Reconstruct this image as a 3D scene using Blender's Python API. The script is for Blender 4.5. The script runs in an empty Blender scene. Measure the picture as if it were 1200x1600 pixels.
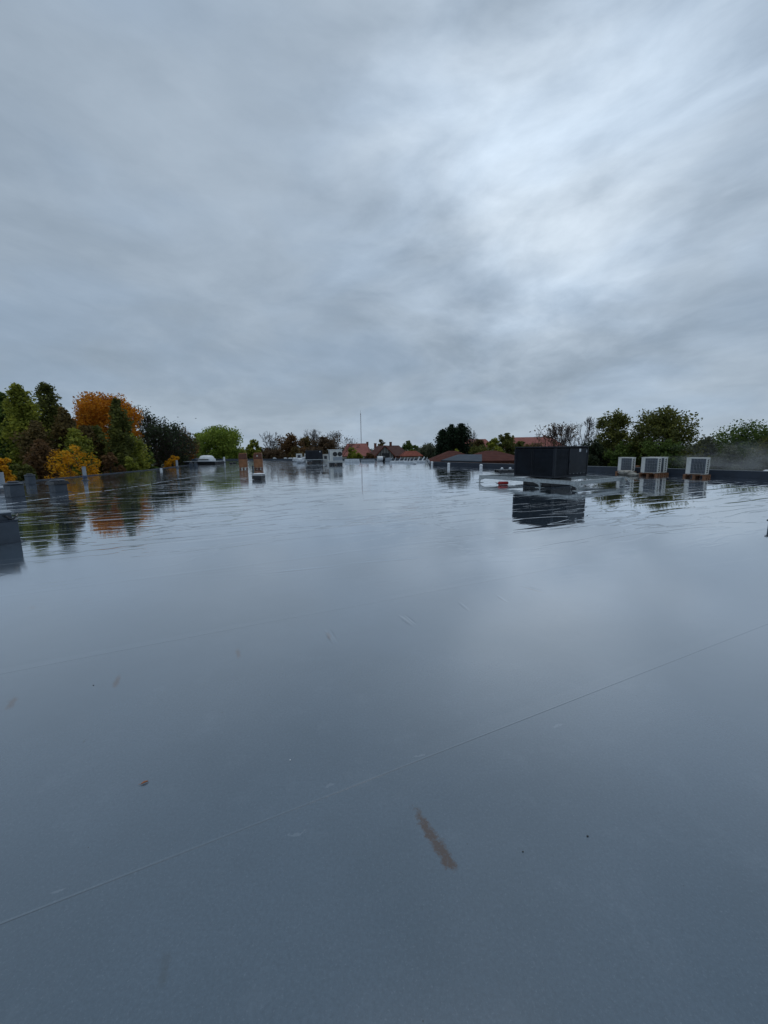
import bpy, math, random
import numpy as np
from mathutils import Vector, Matrix, Euler

# ------------------------------------------------------------------ camera
SC = bpy.context.scene
COL = SC.collection
R = math.radians
FPX, EYE = 610.0, 1.6
PITCH, ROLL = math.atan(98 / 610.0), 0.014
cam_d = bpy.data.cameras.new("camera")
cam = bpy.data.objects.new("camera", cam_d)
COL.objects.link(cam)
cam_d.sensor_fit = 'VERTICAL'
cam_d.sensor_height = 36.0
cam_d.lens = 36.0 * FPX / 1600.0
cam_d.clip_start, cam_d.clip_end = 0.05, 20000
CAMROT = Matrix.Rotation(math.pi / 2 - PITCH, 3, 'X') @ Matrix.Rotation(-ROLL, 3, 'Z')
cam.matrix_world = Matrix.Translation((0, 0, EYE)) @ CAMROT.to_4x4()
SC.camera = cam

# ------------------------------------------------------------------ sky
SUN_AZ, SUN_EL = R(24), R(80)          # azimuth clockwise from +Y
world = bpy.data.worlds.new("World")
SC.world = world
world.use_nodes = True


class NG:
    """tiny node-graph helper"""
    def __init__(s, tree):
        s.t = tree; s.t.nodes.clear()

    def n(s, typ, **kw):
        nd = s.t.nodes.new(typ)
        for k, v in kw.items():
            if k.startswith('i_'):
                key = k[2:]
                key = int(key) if key.isdigit() else key
                s.set(nd, key, v)
            else:
                setattr(nd, k, v)
        return nd

    def set(s, nd, key, v):
        inp = nd.inputs[key]
        if isinstance(v, bpy.types.NodeSocket):
            s.t.links.new(v, inp)
        else:
            inp.default_value = v

    def m(s, op, a, b=None, c=None, clamp=False):
        nd = s.n('ShaderNodeMath', operation=op, use_clamp=clamp)
        s.set(nd, 0, a)
        if b is not None: s.set(nd, 1, b)
        if c is not None: s.set(nd, 2, c)
        return nd.outputs[0]

    def v(s, op, a, b=None, out=0):
        nd = s.n('ShaderNodeVectorMath', operation=op)
        s.set(nd, 0, a)
        if b is not None: s.set(nd, 1, b)
        return nd.outputs[out]

    def noise(s, vec, scale, detail=3.0, rough=0.5, dist=0.0):
        nd = s.n('ShaderNodeTexNoise')
        if vec is not None: s.set(nd, 'Vector', vec)
        s.set(nd, 'Scale', scale); s.set(nd, 'Detail', detail)
        s.set(nd, 'Roughness', rough); s.set(nd, 'Distortion', dist)
        return nd.outputs['Fac']

    def rng(s, val, a, b, c, d, smooth=False):
        nd = s.n('ShaderNodeMapRange')
        if smooth: nd.interpolation_type = 'SMOOTHSTEP'
        s.set(nd, 0, val)
        for i, x in enumerate((a, b, c, d)): s.set(nd, i + 1, x)
        return nd.outputs[0]

    def mix(s, f, a, b, mode='MIX'):
        nd = s.n('ShaderNodeMix', data_type='RGBA', blend_type=mode)
        s.set(nd, 0, f)
        for k, x in ((6, a), (7, b)):
            if isinstance(x, tuple) and len(x) == 3: x = x + (1,)
            s.set(nd, k, x)
        return nd.outputs[2]

    def mapping(s, vec, loc=(0, 0, 0), rot=(0, 0, 0), sc=(1, 1, 1), typ='POINT'):
        nd = s.n('ShaderNodeMapping', vector_type=typ)
        s.set(nd, 0, vec); s.set(nd, 1, loc); s.set(nd, 2, rot); s.set(nd, 3, sc)
        return nd.outputs[0]

    def ramp(s, f, stops):
        nd = s.n('ShaderNodeValToRGB')
        s.set(nd, 0, f)
        e = nd.color_ramp.elements
        while len(e) < len(stops): e.new(0.5)
        for el, (p, c) in zip(e, stops):
            el.position = p; el.color = tuple(c) + (1,)
        return nd.outputs[0]


g = NG(world.node_tree)
tc = g.n('ShaderNodeTexCoord').outputs['Generated']
sx = g.n('ShaderNodeSeparateXYZ', i_0=tc)
zz = g.m('ADD', g.m('MAXIMUM', sx.outputs[2], 0.0), 0.30)
cl = g.n('ShaderNodeCombineXYZ', i_0=g.m('DIVIDE', sx.outputs[0], zz), i_1=g.m('DIVIDE', sx.outputs[1], zz), i_2=g.m('MULTIPLY', sx.outputs[2], 2.6)).outputs[0]
# soft cloud deck: coordinates on a flat layer overhead, warped so the sheets curl
wv = g.n('ShaderNodeTexNoise', i_Scale=1.1, i_Detail=3.0); g.set(wv, 'Vector', cl)
clw = g.v('ADD', cl, g.v('MULTIPLY', g.v('SUBTRACT', wv.outputs['Color'], (0.5, 0.5, 0.5)), (0.45, 0.45, 0.3)))
c1 = g.mapping(clw, rot=(0, 0, R(-38)), sc=(1.0, 0.78, 1))
n_big = g.noise(g.mapping(c1, loc=(3.1, 1.7, 0)), 1.1, 4.0, 0.5)
n_mid = g.noise(g.mapping(c1, loc=(7.3, 4.2, 2)), 3.4, 6.0, 0.55)
n_fine = g.noise(g.mapping(clw, loc=(1.3, 9.2, 5), rot=(0, 0, R(20)), sc=(1, .9, 1)), 6.0, 6.0, 0.6)
def blob(dx, dy, dz, lo, hi, gain):
    d = Vector((dx, dy, dz)).normalized()
    dt = g.v('DOT_PRODUCT', tc, tuple(d), out=1)
    return g.m('MULTIPLY', g.rng(dt, lo, hi, 0, 1, True), gain)
def pdir(px, py):
    return (CAMROT @ Vector(((px - 600) / FPX, -(py - 800) / FPX, -1))).normalized()
val = g.m('MULTIPLY', g.m('SUBTRACT', n_big, 0.5), 0.26)
val = g.m('ADD', val, g.m('MULTIPLY', g.m('SUBTRACT', n_mid, 0.5), 0.20))
val = g.m('ADD', val, g.m('MULTIPLY', g.m('SUBTRACT', n_fine, 0.5), 0.11))
val = g.m('ADD', val, 0.385)
# thinner cloud where the sun sits behind it
val = g.m('ADD', val, g.m('MULTIPLY', blob(*pdir(880, 210), 0.83, 0.995, 1.0), g.m('ADD', 0.07, g.m('MULTIPLY', g.m('SUBTRACT', n_mid, 0.5), 0.5))))
val = g.m('ADD', val, blob(*pdir(900, 270), 0.965, 1.0, 0.15))
val = g.m('ADD', val, blob(*pdir(740, 300), 0.95, 1.0, 0.05))
val = g.m('ADD', val, blob(*pdir(1100, 40), 0.85, 1.0, 0.07))
val = g.m('ADD', val, blob(*pdir(500, 0), 0.72, 1.0, 0.055))
val = g.m('ADD', val, blob(*pdir(200, 450), 0.80, 0.99, -0.02))
# thin paler band low on the horizon
val = g.m('ADD', val, g.rng(sx.outputs[2], 0.02, 0.17, 0.08, 0.0, True))
cloud = g.ramp(val, [(0.10, (0.16, 0.215, 0.27)), (0.38, (0.315, 0.39, 0.475)), (0.55, (0.46, 0.55, 0.65)), (0.85, (0.78, 0.89, 1.0))])
sky = g.n('ShaderNodeTexSky', sky_type='NISHITA', sun_disc=False, sun_elevation=SUN_EL, sun_rotation=SUN_AZ)
skyc = g.mix(1.0, sky.outputs[0], (0.10, 0.10, 0.10), 'MULTIPLY')
tint = g.rng(g.noise(g.mapping(clw, loc=(5, 2, 8)), 1.6, 3.0), 0.4, 0.68, 0.0, 0.35, True)
cloud = g.mix(tint, cloud, (0.90, 1.0, 1.12), 'MULTIPLY')
col = g.mix(0.95, skyc, cloud)
bg = g.n('ShaderNodeBackground', i_Color=col, i_Strength=1.0)
g.t.links.new(bg.outputs[0], g.n('ShaderNodeOutputWorld').inputs[0])

# ------------------------------------------------------------------ sun (veiled by the cloud deck)
sun_d = bpy.data.lights.new("sun", 'SUN')
sun_d.energy = 0.5; sun_d.angle = R(20); sun_d.color = (1.0, 0.97, 0.93)
sun = bpy.data.objects.new("sun", sun_d); COL.objects.link(sun)
sd = Vector((math.sin(SUN_AZ) * math.cos(SUN_EL), math.cos(SUN_AZ) * math.cos(SUN_EL), math.sin(SUN_EL)))
sun.rotation_euler = sd.to_track_quat('Z', 'Y').to_euler()
SC.view_settings.view_transform = 'Standard'
SC.view_settings.look = 'None'
SC.view_settings.exposure = 0.0
SC.view_settings.gamma = 1.0

# ------------------------------------------------------------------ helpers
def ray(px, py):
    return CAMROT @ Vector(((px - 600) / FPX, -(py - 800) / FPX, -1))
def P(px, py, z=0.0):
    """where the sight line through a photo pixel meets a level plane"""
    d = ray(px, py); t = (z - EYE) / d.z
    return Vector((d.x * t, d.y * t, z))
def W(px, py, dist):
    """point on a sight line at forward distance dist"""
    d = ray(px, py); t = dist / d.y
    return Vector((d.x * t, dist, EYE + d.z * t))

def tag(o, label=None, cat=None, group=None, kind=None):
    if label: o['label'] = label
    if cat: o['category'] = cat
    if group: o['group'] = group
    if kind: o['kind'] = kind
    return o
def empty(name, loc, rz=0.0, label=None, cat=None, group=None):
    o = bpy.data.objects.new(name, None); COL.objects.link(o)
    o.location = loc; o.rotation_euler = (0, 0, rz); o.empty_display_size = 0.3
    return tag(o, label, cat, group)
def kids(o):
    return [c for c in bpy.data.objects if c.parent == o]
def copy_tree(o, parent=None):
    c = o.copy(); COL.objects.link(c)
    if parent is not None: c.parent = parent
    for ch in kids(o): copy_tree(ch, c)
    return c

class MB:
    def __init__(s): s.v = []; s.f = []
    def add(s, vs, fs):
        b = len(s.v); s.v += [tuple(v) for v in vs]; s.f += [tuple(b + i for i in f) for f in fs]
        return s
    def box(s, c, d, rot=(0, 0, 0), taper=1.0):
        m = Euler(rot).to_matrix(); vs = []
        for z in (-1, 1):
            k = taper if z > 0 else 1.0
            for x, y in ((-1, -1), (1, -1), (1, 1), (-1, 1)):
                vs.append(Vector(c) + m @ Vector((x * d[0] / 2 * k, y * d[1] / 2 * k, z * d[2] / 2)))
        return s.add(vs, [(3, 2, 1, 0), (4, 5, 6, 7), (0, 1, 5, 4), (1, 2, 6, 5), (2, 3, 7, 6), (3, 0, 4, 7)])
    def cyl(s, a, b, r0, r1=None, n=12, cap=True):
        a = Vector(a); b = Vector(b); r1 = r0 if r1 is None else r1
        q = (b - a).normalized(); u = q.orthogonal().normalized(); w = q.cross(u)
        vs = [a + (u * math.cos(t) + w * math.sin(t)) * r0 for t in [2 * math.pi * i / n for i in range(n)]]
        vs += [b + (u * math.cos(t) + w * math.sin(t)) * r1 for t in [2 * math.pi * i / n for i in range(n)]]
        fs = [(i, (i + 1) % n, n + (i + 1) % n, n + i) for i in range(n)]
        if cap: fs += [tuple(range(n - 1, -1, -1)), tuple(range(n, 2 * n))]
        return s.add(vs, fs)
    def tube(s, pts, r, n=6):
        for a, b in zip(pts[:-1], pts[1:]): s.cyl(a, b, r, r, n)
        return s
    def lathe(s, prof, n=20, c=(0, 0, 0)):
        vs = []
        for r, z in prof:
            vs += [(c[0] + r * math.cos(2 * math.pi * i / n), c[1] + r * math.sin(2 * math.pi * i / n), c[2] + z) for i in range(n)]
        fs = []
        for k in range(len(prof) - 1):
            fs += [(k * n + i, k * n + (i + 1) % n, (k + 1) * n + (i + 1) % n, (k + 1) * n + i) for i in range(n)]
        fs += [tuple(range(n - 1, -1, -1)), tuple((len(prof) - 1) * n + i for i in range(n))]
        return s.add(vs, fs)
    def prism(s, poly, z0, z1):
        n = len(poly)
        vs = [(x, y, z0) for x, y in poly] + [(x, y, z1) for x, y in poly]
        return s.add(vs, [tuple(range(n - 1, -1, -1)), tuple(range(n, 2 * n))] + [(i, (i + 1) % n, n + (i + 1) % n, n + i) for i in range(n)])
    def build(s, name, mat, parent=None, bevel=0.0, smooth=False):
        me = bpy.data.meshes.new(name); me.from_pydata(s.v, [], s.f); me.update()
        me.materials.append(mat)
        o = bpy.data.objects.new(name, me); COL.objects.link(o)
        if parent is not None: o.parent = parent
        if bevel:
            b = o.modifiers.new('bevel', 'BEVEL'); b.width = bevel; b.segments = 2; b.limit_method = 'ANGLE'
        if smooth:
            for p in me.polygons: p.use_smooth = True
        return o

def blobmesh(rx, ry, rz, seed, rough=0.18, n=18, flat=True):
    """lumpy closed shape resting on z=0"""
    rnd = random.Random(seed); ph = [rnd.uniform(0, 6.3) for _ in range(8)]
    m = MB(); vs = []; rows = 9
    for j in range(rows + 1):
        t = math.pi * j / rows
        for i in range(n):
            a = 2 * math.pi * i / n
            k = 1 + rough * (math.sin(3 * a + ph[0] + 2 * t) + 0.7 * math.sin(5 * a + ph[1] - 3 * t) + .6 * math.sin(2 * t * 3 + ph[2])) * math.sin(t)
            z = rz * (1 + math.cos(t)) / 2 * 1.0
            vs.append((rx * k * math.sin(t) ** .6 * math.cos(a), ry * k * math.sin(t) ** .6 * math.sin(a), z * (1 + rough * .6 * math.sin(2 * a + ph[3]) * math.sin(t))))
    fs = [(j * n + i, (j + 1) * n + i, (j + 1) * n + (i + 1) % n, j * n + (i + 1) % n) for j in range(rows) for i in range(n)]
    return m.add(vs, fs)

# ------------------------------------------------------------------ materials
def mat(name, col, rough=0.5, metal=0.0, var=0.12, vscale=3.0, bump=0.0, bscale=30.0, col2=None, spec=0.5, rvar=0.12):
    m = bpy.data.materials.new(name); m.use_nodes = True; g = NG(m.node_tree)
    oc = g.n('ShaderNodeTexCoord').outputs['Object']
    n1 = g.noise(oc, vscale, 5.0, 0.6)
    c2 = col2 or tuple(c * (1 - 2.2 * var) for c in col)
    cc = g.mix(g.rng(n1, 0.35, 0.68, 0, 1, True), col, c2)
    b = g.n('ShaderNodeBsdfPrincipled', i_Metallic=metal)
    g.set(b, 'Base Color', cc)
    g.set(b, 'Roughness', g.rng(g.noise(oc, vscale * 2.3, 3.0), 0.3, 0.7, max(0.03, rough - rvar), min(1, rough + rvar)))
    g.set(b, 'Specular IOR Level', spec)
    if bump:
        bp = g.n('ShaderNodeBump', i_Strength=0.8, i_Distance=bump, i_Height=g.noise(oc, bscale, 3.0))
        g.set(b, 'Normal', bp.outputs[0])
    g.t.links.new(b.outputs[0], g.n('ShaderNodeOutputMaterial').inputs[0])
    return m

def leafmat(name, cols, trans=0.4):
    m = bpy.data.materials.new(name); m.use_nodes = True; g = NG(m.node_tree)
    ge = g.n('ShaderNodeNewGeometry')
    oc = g.n('ShaderNodeTexCoord').outputs['Object']
    f = g.m('ADD', g.m('MULTIPLY', ge.outputs['Random Per Island'], 0.55), g.m('MULTIPLY', g.rng(g.noise(oc, 0.55, 3.0), 0.3, 0.7, 0, 1), 0.45))
    stops = [(i / (len(cols) - 1), c) for i, c in enumerate(cols)]
    cc = g.ramp(f, stops)
    d = g.n('ShaderNodeBsdfPrincipled', i_Roughness=0.6); g.set(d, 'Base Color', cc); g.set(d, 'Specular IOR Level', 0.25)
    t = g.n('ShaderNodeBsdfTranslucent'); g.set(t, 0, cc)
    mx = g.n('ShaderNodeMixShader', i_0=trans); g.t.links.new(d.outputs[0], mx.inputs[1]); g.t.links.new(t.outputs[0], mx.inputs[2])
    g.t.links.new(mx.outputs[0], g.n('ShaderNodeOutputMaterial').inputs[0])
    return m

M = dict(
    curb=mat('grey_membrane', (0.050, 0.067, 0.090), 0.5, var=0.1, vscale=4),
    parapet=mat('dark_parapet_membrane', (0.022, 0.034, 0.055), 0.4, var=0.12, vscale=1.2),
    black=mat('black_plastic', (0.012, 0.014, 0.018), 0.35, var=0.1),
    unit=mat('black_coated_steel', (0.008, 0.013, 0.022), 0.5, var=0.2, vscale=1.5, rvar=.08, spec=.35),
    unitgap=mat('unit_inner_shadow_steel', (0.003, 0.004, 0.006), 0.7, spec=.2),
    galv=mat('galvanised_steel', (0.50, 0.54, 0.55), 0.5, metal=0.35, var=0.13, vscale=14),
    white=mat('white_painted_steel', (0.70, 0.70, 0.67), 0.4, var=0.06, vscale=4, col2=(0.60, 0.60, 0.55)),
    whitepl=mat('white_plastic', (0.74, 0.76, 0.78), 0.4, var=0.06),
    grille=mat('dark_grille', (0.045, 0.052, 0.072), 0.5, var=0.1),
    slot=mat('dark_slot', (0.02, 0.022, 0.025), 0.6),
    pipe=mat('grey_pipe', (0.30, 0.34, 0.38), 0.4, var=0.08),
    bluecol=mat('dark_blue_collar', (0.03, 0.05, 0.11), 0.4),
    wood=mat('wet_pallet_wood', (0.26, 0.115, 0.05), 0.6, var=0.2, vscale=9, bump=.002),
    crate=mat('brown_plywood', (0.36, 0.15, 0.062), 0.6, var=0.14, vscale=3, bump=.002),
    cratedk=mat('dark_brown_board', (0.16, 0.055, 0.032), 0.6, var=0.14, vscale=5),
    paper=mat('pale_label', (0.65, 0.6, 0.52), 0.6),
    red=mat('red_paint', (0.32, 0.012, 0.012), 0.3, var=0.1),
    sack=mat('wet_canvas', (0.42, 0.40, 0.35), 0.8, var=0.25, vscale=7, bump=.01, bscale=9),
    foil=mat('white_foil', (0.66, 0.70, 0.74), 0.35, var=0.12, vscale=5, bump=.02, bscale=6),
    bark=mat('bark', (0.055, 0.042, 0.034), 0.85, var=0.15, vscale=2),
    barkgrey=mat('grey_twigs', (0.13, 0.115, 0.112), 0.85, var=0.12, vscale=2),
    barkbrown=mat('brown_twigs', (0.085, 0.058, 0.045), 0.85, var=0.12, vscale=2),
    grass=mat('grass_ground', (0.05, 0.07, 0.025), 0.9, var=0.2, vscale=.2, col2=(0.09, 0.08, 0.04)),
    wall=mat('plastered_wall', (0.42, 0.40, 0.36), 0.8, var=0.08, vscale=1),
    brick=mat('brick_wall', (0.22, 0.09, 0.06), 0.8, var=0.12, vscale=2),
    glass=mat('window_glass', (0.03, 0.035, 0.04), 0.08, var=0.05),
    leafdry=mat('dry_leaf', (0.42, 0.15, 0.06), 0.55, var=0.2, vscale=60),
    pebble=mat('pebble', (0.03, 0.03, 0.03), 0.5),
    mast=mat('mast_steel', (0.16, 0.15, 0.16), 0.6, col2=(0.2, 0.13, 0.13), vscale=.15),
    solar=mat('grey_panel_roof', (0.075, 0.092, 0.115), 0.8, var=0.05, vscale=.6, spec=.1),
    trim=mat('white_trim', (0.6, 0.6, 0.58), 0.5),
)

def tile_mat(name, c1, c2, pitch=0.33, corr=0.25):
    m = bpy.data.materials.new(name); m.use_nodes = True; g = NG(m.node_tree)
    oc = g.n('ShaderNodeTexCoord').outputs['Object']
    n1 = g.noise(oc, 0.9, 5.0, 0.65)
    sp = g.n('ShaderNodeSeparateXYZ', i_0=oc)
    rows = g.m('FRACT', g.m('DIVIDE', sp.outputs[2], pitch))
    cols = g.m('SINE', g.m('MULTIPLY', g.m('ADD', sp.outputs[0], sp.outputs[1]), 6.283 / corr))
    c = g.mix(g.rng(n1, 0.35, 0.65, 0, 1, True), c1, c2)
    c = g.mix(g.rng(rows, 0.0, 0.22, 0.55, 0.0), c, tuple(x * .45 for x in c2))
    b = g.n('ShaderNodeBsdfPrincipled', i_Roughness=0.85); g.set(b, 'Specular IOR Level', 0.1); g.set(b, 'Base Color', c)
    bp = g.n('ShaderNodeBump', i_Strength=0.6, i_Distance=0.04, i_Height=g.m('ADD', rows, cols)); g.set(b, 'Normal', bp.outputs[0])
    g.t.links.new(b.outputs[0], g.n('ShaderNodeOutputMaterial').inputs[0])
    return m
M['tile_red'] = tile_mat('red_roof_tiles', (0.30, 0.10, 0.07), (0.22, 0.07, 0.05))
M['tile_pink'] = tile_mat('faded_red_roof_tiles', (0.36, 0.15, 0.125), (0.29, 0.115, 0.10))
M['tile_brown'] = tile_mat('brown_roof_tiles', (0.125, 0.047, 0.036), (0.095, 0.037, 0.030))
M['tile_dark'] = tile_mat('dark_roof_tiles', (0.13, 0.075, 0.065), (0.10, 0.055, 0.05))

def boards_mat():
    m = bpy.data.materials.new('weathered_boards'); m.use_nodes = True; g = NG(m.node_tree)
    oc = g.n('ShaderNodeTexCoord').outputs['Object']
    sp = g.n('ShaderNodeSeparateXYZ', i_0=oc)
    fr = g.m('FRACT', g.m('DIVIDE', sp.outputs[0], 0.75))
    c = g.mix(g.m('LESS_THAN', fr, 0.25), (0.26, 0.26, 0.25), (0.055, 0.045, 0.04))
    b = g.n('ShaderNodeBsdfPrincipled', i_Roughness=0.8); g.set(b, 'Base Color', c)
    g.t.links.new(b.outputs[0], g.n('ShaderNodeOutputMaterial').inputs[0]); return m
M['boards'] = boards_mat()

# ------------------------------------------------------------------ the wet roof we stand on
SEAM_A = P(0, 1445); SEAM_B = P(1200, 975)
sdir = (SEAM_B - SEAM_A).normalized(); snrm = Vector((-sdir.y, sdir.x, 0))
if snrm.y < 0: snrm = -snrm
S0 = SEAM_A.dot(snrm)
print('seam az', math.degrees(math.atan2(sdir.x, sdir.y)), 'offset', S0)

def roof_material():
    m = bpy.data.materials.new('wet_roof_membrane'); m.use_nodes = True; g = NG(m.node_tree)
    oc = g.n('ShaderNodeTexCoord').outputs['Object']
    sep = g.n('ShaderNodeSeparateXYZ', i_0=oc)
    s = g.v('DOT_PRODUCT', oc, tuple(snrm), out=1)
    along = g.v('DOT_PRODUCT', oc, tuple(sdir), out=1)
    wob = g.m('MULTIPLY', g.m('SUBTRACT', g.noise(oc, 0.25, 2.0), 0.5), 0.10)
    s1 = g.m('ADD', g.m('SUBTRACT', s, S0), wob)
    nearmask = g.rng(s, S0 + 0.9, S0 + 1.2, 0, 1)                  # the first seam is straight and clean
    s1 = g.m('ADD', g.m('SUBTRACT', s, S0), g.m('MULTIPLY', wob, nearmask))
    fr2 = g.m('MULTIPLY', g.m('SUBTRACT', g.m('FRACT', g.m('ADD', g.m('DIVIDE', s1, 2.05), 0.5)), 0.5), 2.05)   # signed metres to the nearest weld
    step = g.m('MULTIPLY', g.rng(fr2, -0.0015, 0.0015, 0, 1), g.rng(fr2, 0.0, 0.09, 1, 0))
    pres = g.rng(g.noise(g.v('MULTIPLY', oc, (0.3, 0.3, 0.3)), 1.0, 2.0), 0.30, 0.55, 0.35, 1.0)
    h = g.m('MULTIPLY', g.m('MULTIPLY', step, pres), 0.0011)
    # fold ripples that run with the rolls
    str_v = g.n('ShaderNodeCombineXYZ', i_0=g.m('MULTIPLY', along, 0.35), i_1=g.m('MULTIPLY', s, 2.4)).outputs[0]
    rip = g.noise(str_v, 1.0, 4.0, 0.55, 0.4)
    rip_amt = g.rng(sep.outputs[1], 2.8, 11.0, 0.0, 1.0, True)
    h = g.m('ADD', h, g.m('MULTIPLY', g.m('MULTIPLY', rip, rip_amt), 0.0034))
    # sharp pleats: ridged stretched noise
    pv = g.n('ShaderNodeCombineXYZ', i_0=g.m('MULTIPLY', along, 0.22), i_1=g.m('MULTIPLY', s, 0.95)).outputs[0]
    pl = g.noise(pv, 1.3, 3.0, 0.6, 0.6)
    ridge = g.rng(g.m('ABSOLUTE', g.m('SUBTRACT', pl, 0.5)), 0.0, 0.018, 1.0, 0.0, True)
    h = g.m('ADD', h, g.m('MULTIPLY', g.m('MULTIPLY', ridge, rip_amt), 0.0022))
    h = g.m('ADD', h, g.m('MULTIPLY', g.noise(oc, 0.45, 2.0), 0.003))
    nr = g.rng(sep.outputs[1], 2.0, 8.0, 1.0, 0.0, True)
    h = g.m('ADD', h, g.m('MULTIPLY', g.m('MULTIPLY', g.noise(oc, 260.0, 2.0), nr), 0.00012))
    h = g.m('ADD', h, g.m('MULTIPLY', g.m('MULTIPLY', g.noise(oc, 12.0, 3.0), nr), 0.00030))
    # broad low welts along every half roll, stronger left of the ridge strip
    wl = g.m('ADD', s, g.m('MULTIPLY', g.m('SUBTRACT', g.noise(oc, 0.35, 3.0), 0.5), 0.5))
    fr3 = g.m('MULTIPLY', g.m('ABSOLUTE', g.m('SUBTRACT', g.m('FRACT', g.m('DIVIDE', wl, 1.03)), 0.5)), 1.03)
    welt = g.m('MULTIPLY', g.rng(fr3, 0.0, 0.15, 1.0, 0.0, True), g.rng(g.noise(g.v('MULTIPLY', oc, (0.5, 0.5, 0.5)), 1.0, 3.0), 0.36, 0.60, 0.0, 1.0, True))
    side = g.m('MAXIMUM', g.rng(sep.outputs[0], -11.0, -6.0, 1.0, 0.30, True), g.rng(sep.outputs[0], 5.0, 9.0, 0.0, 0.75, True))
    h = g.m('ADD', h, g.m('MULTIPLY', g.m('MULTIPLY', welt, side), g.m('MULTIPLY', rip_amt, 0.0065)))
    # pressed wrinkle marks
    for (px, py, qx, qy, w, hh) in ((508, 985, 519, 1004, .022, .003), (516, 984, 526, 1002, .02, -.002), (624, 962, 644, 978, .03, .003), (634, 961, 650, 975, .02, -.002), (716, 940, 732, 954, .03, .002),
                                    (776, 930, 792, 941, .03, .002), (815, 915, 850, 925, .05, .0025), (420, 895, 520, 885, .06, .002), (560, 880, 700, 868, .07, .002), (0, 850, 90, 843, .06, .003)):
        a, b = P(px, py), P(qx, qy); gr = g.n('ShaderNodeTexGradient', gradient_type='SPHERICAL')
        g.set(gr, 0, g.mapping(oc, loc=tuple((a + b) / 2), rot=(0, 0, math.atan2((b - a).y, (b - a).x)), sc=((b - a).length * .7, w, 1), typ='TEXTURE'))
        h = g.m('ADD', h, g.m('MULTIPLY', g.rng(gr.outputs[1], 0, 1, 0, 1, True), hh))
    bp = g.n('ShaderNodeBump', i_Strength=1.0, i_Distance=1.0, i_Height=h)
    # colour
    c = g.mix(g.rng(g.noise(oc, 0.7, 6.0, 0.62), 0.3, 0.7, 0, 1, True), (0.100, 0.146, 0.192), (0.074, 0.113, 0.149))
    c = g.mix(g.rng(g.noise(oc, 75.0, 4.0, 0.8), 0.36, 0.72, 0.0, 0.50), c, (0.045, 0.068, 0.092))
    c = g.mix(g.rng(g.noise(g.v('ADD', oc, (7.0, 3.0, 0.0)), 110.0, 3.0, 0.8), 0.56, 0.78, 0.0, 0.55), c, (0.19, 0.24, 0.29))
    c = g.mix(g.rng(g.noise(oc, 4.0, 6.0, 0.7), 0.55, 0.85, 0.0, 0.28), c, (0.20, 0.25, 0.30))
    seamline = g.m('MULTIPLY', g.rng(g.m('ABSOLUTE', g.m('SUBTRACT', fr2, 0.0)), 0.001, 0.0045, 0.6, 0.0, True), pres)
    c = g.mix(seamline, c, (0.055, 0.07, 0.085))
    hot = g.m('MULTIPLY', g.rng(g.m('ABSOLUTE', g.m('SUBTRACT', fr2, 0.006)), 0.002, 0.006, 0.18, 0.0, True), pres)
    c = g.mix(hot, c, (0.27, 0.33, 0.38))
    wn = g.n('ShaderNodeTexNoise', i_Scale=22.0, i_Detail=4.0); g.set(wn, 'Vector', oc)
    warp = g.v('ADD', oc, g.v('MULTIPLY', g.v('SUBTRACT', wn.outputs['Color'], (0.5, 0.5, 0.5)), (0.05, 0.05, 0.0)))
    def stains(lst, grain_lo, grain_hi, gscale):
        tot = None
        for (px, py, qx, qy, w) in lst:
            a, b = P(px, py), P(qx, qy)
            mid = (a + b) / 2; L = (b - a).length / 2 * 1.25
            ang = math.atan2((b - a).y, (b - a).x)
            gr = g.n('ShaderNodeTexGradient', gradient_type='SPHERICAL')
            g.set(gr, 0, g.mapping(warp, loc=tuple(mid), rot=(0, 0, ang), sc=(L, w, 1), typ='TEXTURE'))
            tot = gr.outputs[1] if tot is None else g.m('MAXIMUM', tot, gr.outputs[1])
        return g.rng(g.m('ADD', g.m('MULTIPLY', g.rng(tot, 0.0, 0.9, 0, 1, True), 0.55), g.noise(oc, gscale, 5.0, 0.75)), grain_lo, grain_hi, 0, 1)
    br = stains([(640, 1250, 700, 1348, 0.042), (660, 1285, 720, 1372, 0.050), (684, 1325, 718, 1368, 0.045), (188, 1050, 176, 1082, 0.035), (27, 1084, 10, 1114, 0.045),
                 (371, 1010, 374, 1032, 0.035), (48, 946, 54, 953, 0.05), (140, 937, 132, 941, 0.06), (510, 985, 518, 1003, .03)], 0.70, 1.02, 85.0)
    c = g.mix(g.m('MULTIPLY', br, 0.95), c, (0.058, 0.029, 0.015))
    dk = stains([(262, 1470, 250, 1560, 0.03), (245, 923, 238, 927, 0.07), (190, 930, 196, 932, 0.06), (630, 963, 640, 975, 0.02), (135, 1153, 128, 1162, .02),
                 (340, 1115, 352, 1112, .01), (415, 905, 395, 908, .05)], 0.70, 1.15, 25.0)
    c = g.mix(g.m('MULTIPLY', dk, 0.4), c, (0.05, 0.06, 0.06))
    lt = stains([(440, 1308, 486, 1296, 0.014), (68, 1400, 108, 1388, 0.012), (640, 1186, 668, 1177, 0.014), (855, 1137, 885, 1128, 0.018), 
                 (500, 1230, 530, 1222, .012)], 0.78, 0.95, 60.0)
    c = g.mix(g.m('MULTIPLY', lt, 0.22), c, (0.30, 0.35, 0.40))
    vo = g.n('ShaderNodeTexVoronoi', i_Scale=3.2); g.set(vo, 'Vector', oc)
    cs = g.n('ShaderNodeSeparateColor', i_0=vo.outputs['Color'])
    dot = g.m('LESS_THAN', vo.outputs['Distance'], g.rng(cs.outputs[0], 0.3, 1.0, -0.003, 0.010))
    c = g.mix(g.m('MULTIPLY', dot, 0.8), c, (0.03, 0.035, 0.035))
    vo3 = g.n('ShaderNodeTexVoronoi', i_Scale=9.0); g.set(vo3, 'Vector', g.v('ADD', oc, (1.1, 5.2, 0.0)))
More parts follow.
